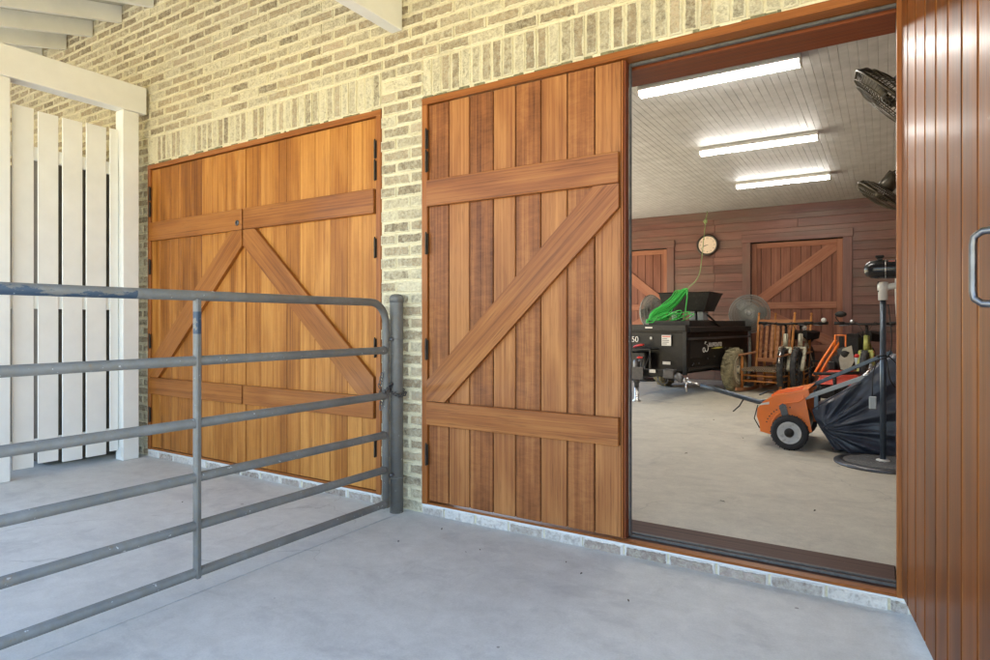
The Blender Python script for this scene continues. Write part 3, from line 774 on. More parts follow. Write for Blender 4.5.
for a, c in (D1, D2):
    g = MB(); w_ = .13
    g.box(a - w_, a, YB - .026, YB - .001, ZI, HB + .001, .003, tone=.5); g.box(c, c + w_, YB - .026, YB - .001, ZI, HB + .001, .003, tone=.6)
    g.box(a - w_ - .01, c + w_ + .01, YB - .03, YB - .001, HB + .002, HB + .135, .003, tone=.55); g.build('door_casing', M['inner_plank'], bw)
def rear_door(label, a, c, lower_left):
    t = thing('rear_door', label, 'door', (a, YB + .08, ZI))
    n = 9; g = MB(); w_ = (c - a) / n
    for i in range(n): g.box(a + i * w_ + .003, a + (i + 1) * w_ - .003, YB + .085, YB + .105, ZI + .01, HB - .012, .003, (0, 0, 1), R.uniform(.2, .8))
    g.build('plank_panel', M['inner_door'], t)
    g = MB(); g.box(a + .002, c - .002, YB + .106, YB + .13, ZI + .01, HB - .012); g.build('backing_board', M['blade_dark'], t)
    f = .085
    for q in ((a + .004, a + f, ZI + .01, HB - .012), (c - f, c - .004, ZI + .01, HB - .012)):
        g = MB(); g.box(q[0], q[1], YB + .06, YB + .084, q[2], q[3], .003, (0, 0, 1), .6); g.build('stile', M['inner_rail'], t)
    for z0, z1 in ((HB - .012 - f, HB - .013), (1.29, 1.40), (.60, .70), (ZI + .011, ZI + .15)):
        g = MB(); g.box(a + f + .001, c - f - .001, YB + .061, YB + .084, z0, z1, .003, (1, 0, 0), .6); g.build('rail', M['inner_rail'], t)
    g = MB(); brace(g, a + f + .001, c - f - .001, 1.401, HB - .014 - f, lower_left, YB + .062, YB + .084, .55, .14, .10); g.build('brace', M['inner_rail'], t)
    g = MB(); brace(g, a + f + .001, c - f - .001, .701, 1.289, not lower_left, YB + .062, YB + .084, .55, .14, .10); g.build('brace', M['inner_rail'], t)
    return t
rear_door('rear timber door behind the trailer, only its upper right part showing', D1[0], D1[1], False)
rear_door('rear timber door with a diagonal brace, behind the rocking chairs', D2[0], D2[1], True)
# side walls, never facing the camera directly
SW = .52
g = MB(); g.box(SW, SW + .1, .30, YB, 0, CE); tag(g.build('right_wall', M['inner_plank']), kind='structure')
g = MB()     # unseen left side, with two wide bays added to let in daylight
for y0, y1, z0, z1 in ((.30, 1.0, 0, CE), (4.2, 4.5, 0, CE), (7.9, YB + .2, 0, CE), (1.0, 4.2, 2.45, CE), (4.5, 7.9, 2.45, CE)): g.box(-5.3, -5.2, y0, y1, z0, z1)
tag(g.build('left_wall', M['inner_plank']), kind='structure')
g = MB(); g.box(-9.2, -5.2, .305, 12, -.2, .04); tag(g.build('bounce_slab', M['garage_concrete']), kind='structure')  # added unseen slab, bounces daylight through the bays into the garage
g = MB(); g.box(-5.2, RX0, .302, .32, ZI, CE); g.box(RX0, SW, .302, .32, ZT + .01, CE); tag(g.build('front_lining', M['inner_plank']), kind='structure')
M['tube'] = emit('lit_tube', (1, .965, .90), 6.2)
# ------------------------------------------------------------------ strip lights
def striplight(label, xc, y, L):
    t = thing('strip_light', label, 'light', (xc, y, CE), 0, 'strip lights on the garage ceiling')
    g = MB(); g.prism([(y - .05, CE - .0015), (y + .05, CE - .0015), (y + .066, CE - .036), (y + .062, CE - .044), (y - .062, CE - .044), (y - .066, CE - .036)], xc - L / 2, xc + L / 2, 'yz', (1, 0, 0)); g.build('housing', M['white_enamel'], t)
    g = MB(); pr = []
    for i in range(9):
        a = pi * i / 8; pr.append((y - .054 * cos(a), CE - .0442 - .036 * sin(a) ** .6))
    g.prism(pr, xc - L / 2 + .012, xc + L / 2 - .012, 'yz', (1, 0, 0)); g.build('diffuser', M['tube'], t)
    for s in (-1, 1):
        g = MB(); q = [(y - .058 * cos(pi * i / 8), CE - .0442 - .041 * sin(pi * i / 8) ** .6) for i in range(9)]
        g.prism(q, xc + s * (L / 2 - .011), xc + s * (L / 2), 'yz', (1, 0, 0)); g.build('end_cap', M['white_enamel'], t)
striplight('lit fluorescent strip light nearest the open doorway, the largest looking of the three', -1.10, 2.17, 1.19)
striplight('lit fluorescent strip light in the middle of the ceiling row', -1.145, 4.26, 1.16)
striplight('lit fluorescent strip light farthest back, above the rear door', -1.16, 6.25, 1.14)
# ================================================================== things in the garage
# ------------------------------------------------------------------ clock
ck = thing('wall_clock', 'round wall clock with a dark rim and pale face on the back wall', 'clock', (-2.615, YB - .03, 2.41))
CC = (-2.615, YB - .0275, 2.41)
g = MB(); g.lathe([(.185, .0), (.188, .012), (.182, .030), (.165, .036), (.150, .026), (.150, .022)], CC, (0, -1, 0), 40, caps=False); g.build('rim', M['dark_wood'], ck)
g = MB(); g.lathe([(.151, .0), (.151, .020)], CC, (0, -1, 0), 40); g.build('face', M['clock_face'], ck)
for k in range(1, 13):
    a = pi / 2 - 2 * pi * k / 12
    text_obj('numeral', str(k), .034, M['ink'], ck, Matrix.Translation((CC[0] + .118 * cos(a), CC[1] - .0205, CC[2] + .118 * sin(a))) @ Matrix.Rotation(pi / 2, 4, 'X'))
for nm, ang, L, w_ in (('hour_hand', 8.68 / 12, .068, .008), ('minute_hand', 41 / 60., .10, .006)):
    a = pi / 2 - 2 * pi * ang
    g = MB(); g.bar((CC[0] - .015 * cos(a), CC[1] - (.0235 if L < .09 else .0265), CC[2] - .015 * sin(a)), (CC[0] + L * cos(a), CC[1] - (.0235 if L < .09 else .0265), CC[2] + L * sin(a)), .002, w_, up=(-sin(a), 0, cos(a)), c=.0004); g.build(nm, M['ink'], ck)

# ------------------------------------------------------------------ dump trailer
TA = -11.8
tr = thing('dump_trailer', 'black utility trailer with a muddy tyre, lettering on its side and a steel jack', 'trailer', (-2.24, 5.6, ZI), radians(TA))
TM = pmat(tr)
def T(x, y, z): return tuple(TM @ Vector((x, y, z)))
def tb(name, parts, m, parent=tr, c=.004):
    g = MB()
    for p in parts: g.box(*p, c)
    return g.build(name, m, parent, world=False)
W = .90
body = tb('body', [(-W, 0, .02, 2.05, .35, .87), (-W - .02, .004, -.004, .03, .87, .97)], M['black_paint'])
tb('front_rim', [(-W - .03, .012, -.035, .05, .895, .975)], M['black_plastic'])
tb('corner_post', [(-.045, .010, -.012, .0195, .30, .893)], M['black_plastic'])
tb('side_rim', [(-.05, .035, .055, 2.09, .875, .945)], M['black_plastic'])
tb('side_rib', [(-.01, .028, .03, 2.08, .77, .80)], M['dark_steel'])
tb('side_rib', [(-.004, .014, .03, 1.0, .36, .40)], M['black_plastic'])
tb('side_panel', [(.001, .008, .10, .46, .52, .765)], M['black_plastic'])
tb('side_lid', [(-.62, .0, .10, 1.95, .948, 1.03)], M['black_plastic'])
g = MB(); g.bar((-.0, .62, 1.12), (.02, 1.0, .95), .02, .02); g.build('gas_strut', M['black_iron'], tr, world=False)
tb('rear_rim', [(-W, -.02, 2.052, 2.08, .35, .87)], M['black_plastic'])
tb('chassis', [(-.30, -.22, -.02, 2.0, .285, .348), (-W + .22, -W + .30, -.02, 2.0, .285, .348)], M['black_iron'])
tb('axle', [(-W + .05, .03, 1.26, 1.32, .285, .345)], M['black_iron'])
for x0 in (.02, -W + .02):
    if x0 < 0: x0 = -W - .19
    g = MB(); cx = x0 + .085; c0 = (cx, 1.29, .315)
    g.lathe([(.17, -.075), (.215, -.085), (.275, -.085), (.305, -.062), (.315, -.03), (.315, .03), (.305, .062), (.275, .085), (.215, .085), (.17, .075)], c0, (1, 0, 0), 40, caps=False)
    for i in range(30):
        a = 2 * pi * i / 30; s = -1 if i % 2 else 1
        g.bar((cx - .06 * s, 1.29 + .314 * cos(a), .315 + .314 * sin(a)), (cx + .005 * s, 1.29 + .314 * cos(a + .1), .315 + .314 * sin(a + .1)), .028, .02, up=(0, cos(a), sin(a)))
    wh = g.build('tyre', M['muddy_tyre'], tr, world=False)
    g = MB(); g.lathe([(.0, .085), (.05, .09), (.055, .075), (.12, .06), (.18, .075), (.215, .092), (.215, -.075), (.165, -.05), (0, -.04)], c0, (1, 0, 0), 32, caps=False); rm = g.build('rim', M['cream_rim'], wh, world=False)
    for k in range(5):
        a = 2 * pi * k / 5
        g = MB(); g.lathe([(.010, .0), (.010, .02), (.0, .022)], (cx + .07, 1.29 + .075 * cos(a), .315 + .075 * sin(a)), (1, 0, 0), 8); g.build('wheel_nut', M['dark_steel'], wh, world=False)
# valve shelf, battery, decals on the front face
tb('valve_shelf', [(-.83, -.40, -.23, -.005, .635, .650), (-.42, -.40, -.23, -.21, .34, .634), (-.83, -.81, -.23, -.21, .34, .634)], M['black_plastic'], c=.002)
tb('hydraulic_tank', [(-.79, -.50, -.19, -.008, .36, .60)], M['black_iron'], c=.015)
g = MB(); g.tube([(-.72, -.13, .652), (-.70, -.13, .675), (-.62, -.13, .692), (-.56, -.13, .70)], [.012, .014, .016, .014], 8); g.build('red_lever', M['red'], tr, world=False)
tb('warning_decal', [(-.355, -.215, -.0075, -.0055, .69, .835)], M['white_ink'], c=0)
for i in range(5):
    q = tb('decal_line', [(-.345, -.345 + (.12 if i == 0 else R.uniform(.06, .11)), -.0086, -.0076, .806 - i * .024, .806 - i * .024 + (.018 if i == 0 else .007))], M['red_ink'] if i == 0 else M['ink'], c=0)
tb('small_plate', [(-.34, -.225, -.0075, -.0055, .435, .475)], M['white_ink'], c=0)
tb('rim_plate', [(-.59, -.48, -.0375, -.0355, .925, .945)], M['white_ink'], c=0)
text_obj('model_number', '750', .115, M['white_ink'], tr, TM @ Matrix.Translation((-.80, -.0065, .765)) @ Matrix.Rotation(pi / 2, 4, 'X'), .0015)
g = MB()
for a in range(4):
    t_ = a * pi / 4; g.bar((-.52 - .022 * cos(t_), -.0065, .79 - .022 * sin(t_)), (-.52 + .022 * cos(t_), -.0065, .79 + .022 * sin(t_)), .002, .005, up=(-sin(t_), 0, cos(t_)), c=0)
g.build('star_mark', M['white_ink'], tr, world=False)
# illegible pale side marking: a curled emblem and a row of blocky strokes over a yellow swoosh
g = MB(); X_ = .0095
def arc(cy_, cz, r, a0, a1, w_=.010, n=12):
    g.tube([(X_, cy_ + r * cos(a0 + (a1 - a0) * i / n), cz + r * sin(a0 + (a1 - a0) * i / n)) for i in range(n + 1)], w_ * .5, 6)
arc(.505, .625, .032, 0, 2 * pi); arc(.585, .65, .05, -2.4, 1.4); arc(.56, .715, .022, .6, 3.6)
g.build('side_emblem', M['white_ink'], tr, world=False)
g = MB(); yy = .66
for k in range(7):
    w_ = .042
    g.box(.0085, .0100, yy, yy + .012, .665, .722)
    if k % 3 != 1: g.box(.0085, .0100, yy + .0125, yy + w_ - .004, .71, .722)
    if k % 2 == 0: g.box(.0085, .0100, yy + .0125, yy + w_ - .004, .688, .697)
    if k % 3 != 2: g.box(.0085, .0100, yy + .0125, yy + w_ - .004, .665, .675)
    g.box(.0085, .0101, yy + w_ - .0038, yy + w_ + .003, .668, .72); yy += .062
g.build('side_lettering', M['white_ink'], tr, world=False)
g = MB(); g.prism([(.72, .638), (.98, .632), (1.09, .642), (1.09, .655), (.95, .655)], .0085, .0098, 'yz'); g.build('side_swoosh', M['yellow_ink'], tr, world=False)
for y_, z_ in ((.16, .43), (.35, .45), (.62, .5), (.85, .52), (.2, .45), (1.2, .63), (.66, .83)):
    g = MB(); g.lathe([(.011, 0), (.011, .006), (.004, .009)], (.0085, y_, z_), (1, 0, 0), 8); g.build('bolt', M['dark_steel'], tr, world=False)
# tongue, jack and coupler
g = MB(); g.bar((-2.86, 5.02, .43), (-2.29, 4.98, .43), .085, .085, c=.008); tg = g.build('tongue', M['black_plastic'], tr)
g = MB(); g.bar((-2.34, 4.975, .43), (-2.20, 4.965, .425), .12, .115, c=.012); g.build('coupler_block', M['dark_steel'], tg)
g = MB(); g.lathe([(.045, 0), (.05, .02), (.045, .09), (.03, .11)], (-2.19, 4.955, .415), (.75, -.2, -.55), 16); g.build('coupler_socket', M['dark_steel'], tg)
g = MB(); g.bar((-2.74, 5.06, .40), (-2.70, 5.66, .36), .07, .08, c=.006); g.bar((-2.32, 5.06, .37), (-2.36, 5.62, .34), .07, .08, c=.006); g.build('tongue_arm', M['black_iron'], tr)
jk = MB(); jk.lathe([(.03, .24), (.03, .43)], (-2.695, 4.955, .0), n=16); jk.lathe([(.042, .30), (.042, .56), (.036, .575), (.03, .59)], (-2.695, 4.955, 0), n=16)
jj = jk.build('jack', M['dark_steel'], tr)
g = MB(); g.lathe([(.055, .061), (.055, .07), (.026, .085), (.026, .24)], (-2.695, 4.955, 0), n=16); g.build('jack_foot', M['chrome'], jj)
g = MB(); g.tube([(-2.695, 4.955, .575), (-2.66, 4.93, .575), (-2.64, 4.92, .58), (-2.64, 4.92, .61)], .008, 8); g.build('jack_crank', M['dark_steel'], jj)
g = MB(); g.ball((-2.64, 4.92, .622), .028, sc3=(1.5, 1, .5)); g.build('crank_knob', M['red'], jj)
g = MB(); g.box(-2.82, -2.59, 4.90, 4.925, .34, .50, .004); g.build('tongue_plate', M['dark_steel'], tg)
g = MB(); g.box(-2.52, -2.44, 4.925, 4.936, .435, .475, .002); g.build('tongue_label', M['white_ink'], tg)
g = MB(); g.tube([(-2.42, 4.93, .40), (-2.40, 4.92, .33), (-2.35, 4.91, .295), (-2.29, 4.92, .32), (-2.27, 4.94, .40)], .008, 8); g.build('safety_loop', M['dark_steel'], tg)
g = MB()
for k in range(3): g.tube([(-2.80 + .07 * k, 5.36, .62), (-2.78 + .06 * k, 5.22, .56 - .02 * k), (-2.74 + .05 * k, 5.12, .5), (-2.72 + .05 * k, 5.06, .46)], .009, 8)
g.build('hose', M['black_iron'], tr)

# black tipping tray resting on the trailer
ty = thing('plastic_tray', 'black tapered plastic tray lying tilted on top of the black trailer', 'tray', (-2.52, 6.75, 1.03))
g = MB()
def ring(z, x0, x1, y0, y1): return [(x0, y0, z), (x1, y0, z), (x1, y1, z), (x0, y1, z)]
g.grid([ring(1.235, -2.86, -2.25, 6.62, 7.25), ring(1.50, -2.90, -2.155, 6.54, 7.35), ring(1.515, -2.92, -2.14, 6.52, 7.37), ring(1.505, -2.89, -2.17, 6.56, 7.34), ring(1.25, -2.84, -2.27, 6.65, 7.22)], smooth=False, close=True)
g.hull(ring(1.235, -2.86, -2.25, 6.62, 7.25), [(0, 1, 2, 3)]); g.hull(ring(1.25, -2.84, -2.27, 6.65, 7.22), [(0, 1, 2, 3)])
g.build('tray_shell', M['black_plastic'], ty)
for x0 in (-2.74, -2.48, -2.36):
    g = MB(); g.box(x0, x0 + .09, 6.66, 6.95, 1.095, 1.233, .01); g.build('tray_foot', M['grey_tube'], ty)
g = MB(); g.box(-2.82, -2.20, 6.70, 6.76, 1.092, 1.1, .002); g.build('tray_bar', M['black_iron'], ty)

# ------------------------------------------------------------------ coiled green cord
gc = thing('green_cord', 'bright green extension cord hanging in a long coil above the black trailer', 'cord', (-2.5, 6.0, 1.06))
rr = random.Random(5)
g = MB(); spine = smooth_path([Vector(p) for p in ((-2.345, 6.02, 1.51), (-2.40, 6.01, 1.475), (-2.50, 5.99, 1.36), (-2.62, 5.97, 1.265), (-2.74, 5.95, 1.215), (-2.81, 5.93, 1.165), (-2.84, 5.91, 1.09))], 5)
for k in range(34):                         # strands lying together, spreading towards the lower end
    th_ = rr.uniform(0, 2 * pi); ra = sqrt(rr.random()) * .042; tw = rr.uniform(-1.6, 1.6); pts = []
    for i, p in enumerate(spine):
        u = i / (len(spine) - 1); a = th_ + tw * u; sp = ra * (.45 + .9 * sin(pi * min(1, u * .9 + .1)))
        q = p + Vector((sp * cos(a) * .8, sp * cos(a + 2) * .6, sp * sin(a))); q.z = max(q.z, 1.066); pts.append(q)
    g.tube(pts[: len(pts) - rr.randint(0, 3)], .0085, 6)
for k in range(6):                          # end loops that bend back under the bundle
    ox = rr.uniform(-.03, .03); pts = [spine[-1 - k % 3] + Vector((ox, 0, 0)), Vector((-2.86 + ox, 5.90, 1.10)), Vector((-2.83 + ox, 5.88, 1.068)), Vector((-2.74 + ox, 5.87, 1.068 + .01 * k)), Vector((-2.62 + ox, 5.88, 1.10 + .012 * k)), Vector((-2.55 + ox, 5.90, 1.16))]
    g.tube(smooth_path(pts), .0085, 6)
for k in range(5):                          # slack loops standing off the bundle
    o = .05 + .022 * k; side = 1 if k % 2 else -1
    pts = [Vector((-2.36, 6.0, 1.51)), Vector((-2.43 - o * .5, 5.99, 1.47 + o * .35 * side)), Vector((-2.55, 5.98, 1.33 + o * .8 * side)), Vector((-2.70, 5.95, 1.235 + o * .5 * side)), Vector((-2.80, 5.93, 1.17))]
    g.tube(smooth_path(pts), .0075, 6)
g.build('coil', M['green_rope'], gc)
for k in range(7):                          # looser loops fallen along the trailer rim
    g = MB(); cx_, cz_, a_, b_ = -2.70 + .05 * k, 1.115 + rr.uniform(-.01, .04), rr.uniform(.11, .2), rr.uniform(.04, .07); pts = []
    for i in range(26):
        a = 2 * pi * i / 26; pts.append((cx_ + a_ * cos(a) + .05 * sin(a), 5.86 + .05 * sin(a + k), max(1.062, cz_ + b_ * sin(a) + .05 * cos(a))))
    g.tube(pts, .007, 6, closed=True); g.build('loose_loop', M['green_rope'], gc)
g = MB(); g.tube([(-2.40, 6.0, 1.50), (-2.36, 5.98, 1.53), (-2.33, 5.98, 1.50), (-2.325, 5.97, 1.42), (-2.34, 5.95, 1.25), (-2.35, 5.93, 1.07)], .007, 8); g.build('hanging_end', M['green_rope'], gc)
hr = thing('hanging_cord', 'thin dull green cord strung from the ceiling past the wall clock down to the coil', 'cord', (-2.60, 8.3, 2.985))
g = MB(); pts = [Vector(p) for p in ((-2.60, 8.30, 2.984), (-2.605, 8.22, 2.83), (-2.60, 8.12, 2.66), (-2.57, 7.90, 2.42), (-2.45, 7.3, 2.10), (-2.345, 6.75, 1.82), (-2.31, 6.35, 1.66), (-2.335, 6.1, 1.56), (-2.345, 6.02, 1.51))]
g.tube(smooth_path(pts), .0062, 7); g.build('cord_line', M['dull_cord'], hr)
g = MB(); g.ball((-2.604, 8.21, 2.80), .026, sc3=(1, 1, 1.4)); g.tube([(-2.60, 8.22, 2.86), (-2.64, 8.2, 2.80), (-2.60, 8.18, 2.74)], .009, 7); g.build('knot', M['dull_cord'], hr)

# ------------------------------------------------------------------ fans
def fan_head(parent, c, axis, r, mw, mb_, mm_, spokes, wire=.0022, depth=.11):
    a = Vector(axis).normalized(); u = a.orthogonal().normalized(); w_ = a.cross(u); c = Vector(c)
    cg = MB()
    for i in range(spokes):
        t_ = 2 * pi * i / spokes; d = u * cos(t_) + w_ * sin(t_); e = u * cos(t_ + .35) + w_ * sin(t_ + .35)
        cg.tube([c + a * depth + d * .035, c + a * depth * .95 + (d * .6 + e * .4) * r * .5, c + a * depth * .55 + e * r * .88, c + e * r], wire, 4, caps=False)
        cg.tube([c - a * depth * .9 + d * .06, c - a * depth * .8 + e * r * .55, c - a * depth * .4 + e * r * .9, c + e * r], wire, 4, caps=False)
    for rad_, h in ((r, 0), (r * .9, .5), (r * .75, .75), (r * .5, .93), (r * .28, .98)):
        cg.torus(c + a * depth * h, a, rad_, wire * (2.2 if h == 0 else 1.), 40, 5)
        if h: cg.torus(c - a * depth * h * .85, a, rad_, wire, 40, 5)
    cg.torus(c + a * .0, a, r, wire * 3, 40, 6)
    cgo = cg.build('cage', mw, parent)
    g = MB(); g.lathe([(.0, depth + .006), (.03, depth + .006), (.045, depth), (.045, depth - .006)], c, a, 20, caps=False); g.build('badge', mb_, cgo)
    for k in range(3):
        t0 = 2 * pi * k / 3 + .4; rows = []
        for i in range(7):
            f = i / 6.; rad_ = .04 + f * (r * .86 - .04); wd = .30 + .42 * sin(pi * min(1, f * 1.1)) ** .7 * (1 - .25 * f)
            rows.append([c + (u * cos(t0 + wd * (q / 4. - .5) * 1.7) + w_ * sin(t0 + wd * (q / 4. - .5) * 1.7)) * rad_ + a * (.05 * (q / 4. - .5)) for q in range(5)])
        g = MB(); g.grid(rows); g.build('blade', mb_, parent)
    g = MB(); g.lathe([(.0, .04), (.04, .04), (.05, .02), (.05, -.0)], c, a, 18, caps=False); g.lathe([(.05, -.06), (.075, -.075), (.08, -.12), (.075, -.20), (.055, -.235), (.0, -.24)], c, a, 22, caps=False); g.build('motor', mm_, parent)
def stand_fan(label, c, axis):
    t = thing('pedestal_fan', label, 'fan', (c[0], c[1] + .12, ZI))
    fan_head(t, c, axis, .30, M['fan_grey'], M['fan_blade'], M['black_plastic'], 110, .0027)
    a = Vector(axis).normalized(); q = Vector(c) - a * .15
    g = MB(); g.lathe([(.022, ZI + .04), (.022, .75), (.017, .76), (.017, c[2] - .04)], (q.x, q.y, 0), n=14); g.build('pole', M['fan_grey'], t)
    g = MB(); g.lathe([(.24, ZI), (.24, ZI + .015), (.20, ZI + .035), (.03, ZI + .055)], (q.x, q.y, 0), n=32); g.build('base', M['black_plastic'], t)
    g = MB(); g.ball((q.x, q.y, c[2] - .03), .045); g.build('tilt_joint', M['black_plastic'], t)
stand_fan('round-caged pedestal fan turned sideways behind the green cord', (-3.39, 7.72, 1.235), (.93, -.36, .05))
stand_fan('round-caged pedestal fan facing forward between trailer and rocking chairs', (-1.82, 7.72, 1.20), (.12, -1, .04))
def wall_fan(label, c, axis, r):
    t = thing('wall_fan', label, 'fan', (SW, c[1], c[2]))
    fan_head(t, c, axis, r, M['bronze'], M['bronze'], M['bronze'], 64, .0028, .085)
    a = Vector(axis).normalized(); q = Vector(c) - a * .17
    g = MB(); g.tube(smooth_path([q, q + Vector((.05, .0, -.05)), q + Vector((.16, .03, -.05)), Vector((SW - .05, c[1] + .05, c[2] + .12)), Vector((SW - .005, c[1] + .05, c[2] + .12))]), .016, 10); g.build('bracket_arm', M['bronze'], t)
    g = MB(); g.box(SW - .03, SW - .001, c[1] - .02, c[1] + .12, c[2] + .0, c[2] + .24, .008); g.build('wall_plate', M['bronze'], t)
    g = MB(); p = q + Vector((0, 0, .075)); g.bar(p - a * .02 + Vector((-.02, 0, 0)), p + a * .05 + Vector((-.02, 0, 0)), .035, .03, c=.004); g.tube([p, p + Vector((.1, .02, .05)), p + Vector((.2, .02, .04)), p + Vector((.30, .03, -.02))], .008, 8); g.build('pull_switch', M['bronze'], t)
wall_fan('dark bronze caged fan tilted down from the wall beside the nearest strip light', (.035, 1.62, 2.405), (-.72, .12, -.68), .26)
wall_fan('dark bronze caged fan tilted down from the wall near the back of the garage', (-.045, 4.62, 2.36), (-.62, .10, -.78), .235)

# ------------------------------------------------------------------ rocking chairs
def chair(name, label, loc, rz):
    t = thing(name, label, 'chair', loc, rz, 'rocking chairs in the garage')
    wbk, wf, dp = .245, .27, .47
    lean = .19
    def bp(s, z): return (s * (wbk + .02 * (z - .4)), .0 + lean * (z - .42), z)
    for s in (-1, 1):
        g = MB(); path = [bp(s, z) for z in (.06, .42, .8, 1.10)]
        g.tube(path, [.017, .02, .019, .016], 10)
        g.lathe([(.016, 0), (.011, .012), (.011, .02), (.018, .032), (.019, .042), (.012, .055), (.0, .06)], bp(s, 1.10), (0, lean, 1), 12); g.build('back_post', M['chair_post'], t, world=False)
        g = MB(); g.tube([(s * wf, -dp, .055), (s * wf, -dp, .36), (s * wf, -dp, .525)], [.018, .021, .018], 10); g.build('front_leg', M['chair_post'], t, world=False)
        g = MB(); g.prism([(-.54, .525), (.05, .55), (.05, .568), (-.54, .543)], s * wf - .026, s * wf + .026, 'yz', (0, 1, 0)); g.build('arm', M['chair_wood'], t, world=False)
        g = MB(); pr = []
        for i in range(13):
            y = -.68 + i * 1.18 / 12; zz = .035 * ((y + .2) / .55) ** 2 + .002; pr.append((y, zz))
        g.prism(pr + [(y, z + .045) for y, z in pr[::-1]], s * wf - .014, s * wf + .014, 'yz', (0, 1, 0)); g.build('rocker', M['chair_wood'], t, world=False)
        for z in (.16, .24):
            g = MB(); g.tube([(s * wf, -dp, z), bp(s, z)], .011, 8); g.build('stretcher', M['chair_post'], t, world=False)
    for z in (.14, .22):
        g = MB(); g.tube([(-wf, -dp, z + .02), (wf, -dp, z + .02)], .011, 8); g.build('stretcher', M['chair_post'], t, world=False)
    def cross(z0, z1, nm):
        a0 = bp(-1, z0); a1 = bp(1, z0); c1 = bp(1, z1); c0 = bp(-1, z1); d = (0, .022, 0)
        P = [a0, a1, c1, c0]; P = [(p[0], p[1] - .012, p[2]) for p in P] + [(p[0], p[1] + .010, p[2]) for p in P]
        g = MB(); g.hull(P, [(0, 1, 2, 3), (7, 6, 5, 4), (0, 4, 5, 1), (1, 5, 6, 2), (2, 6, 7, 3), (3, 7, 4, 0)], (1, 0, 0)); g.build(nm, M['chair_wood'], t, world=False)
    cross(.985, 1.05, 'top_rail'); cross(.42, .475, 'lower_rail')
    n = 6
    for i in range(n):
        x = -.195 + .39 * i / (n - 1)
        g = MB(); y0, y1 = lean * (.476 - .42), lean * (.984 - .42)
        P = [(x - .021, y0 - .008, .476), (x + .021, y0 - .008, .476), (x * 1.03 + .021, y1 - .008, .984), (x * 1.03 - .021, y1 - .008, .984)]
        P += [(p[0], p[1] + .014, p[2]) for p in P]
        g.hull(P, [(0, 1, 2, 3), (7, 6, 5, 4), (0, 4, 5, 1), (1, 5, 6, 2), (2, 6, 7, 3), (3, 7, 4, 0)], (0, 0, 1)); g.build('back_slat', M['chair_wood'], t, world=False)
    g = MB(); rows = []
    for i in range(9):
        u = i / 8.; y = -dp - .02 + u * (dp + .03); hw = wf + (wbk - wf) * u; rows.append([(x * hw, y, .345 - .022 * (1 - x * x) * sin(pi * u)) for x in (-1, -.6, -.2, .2, .6, 1)])
    g.grid(rows); low = [[(p[0], p[1], .305) for p in r] for r in rows]; g.grid(low)
    g.grid([rows[0], low[0]]); g.grid([rows[-1], low[-1]]); g.grid([[r[0] for r in rows], [r[0] for r in low]]); g.grid([[r[-1] for r in rows], [r[-1] for r in low]])
    g.build('woven_seat', M['rattan'], t, world=False)
    return t
c1 = chair('rocking_chair', 'slat-backed wooden rocking chair with woven seat standing beside the trailer tyre', (-1.40, 7.22, ZI), radians(-12))
c2 = copy_tree(c1); c2.location = (-1.235, 7.86, ZI); c2.rotation_euler = (0, 0, radians(-6)); c2['label'] = 'rocking chair half hidden behind the first one, against the rear door'

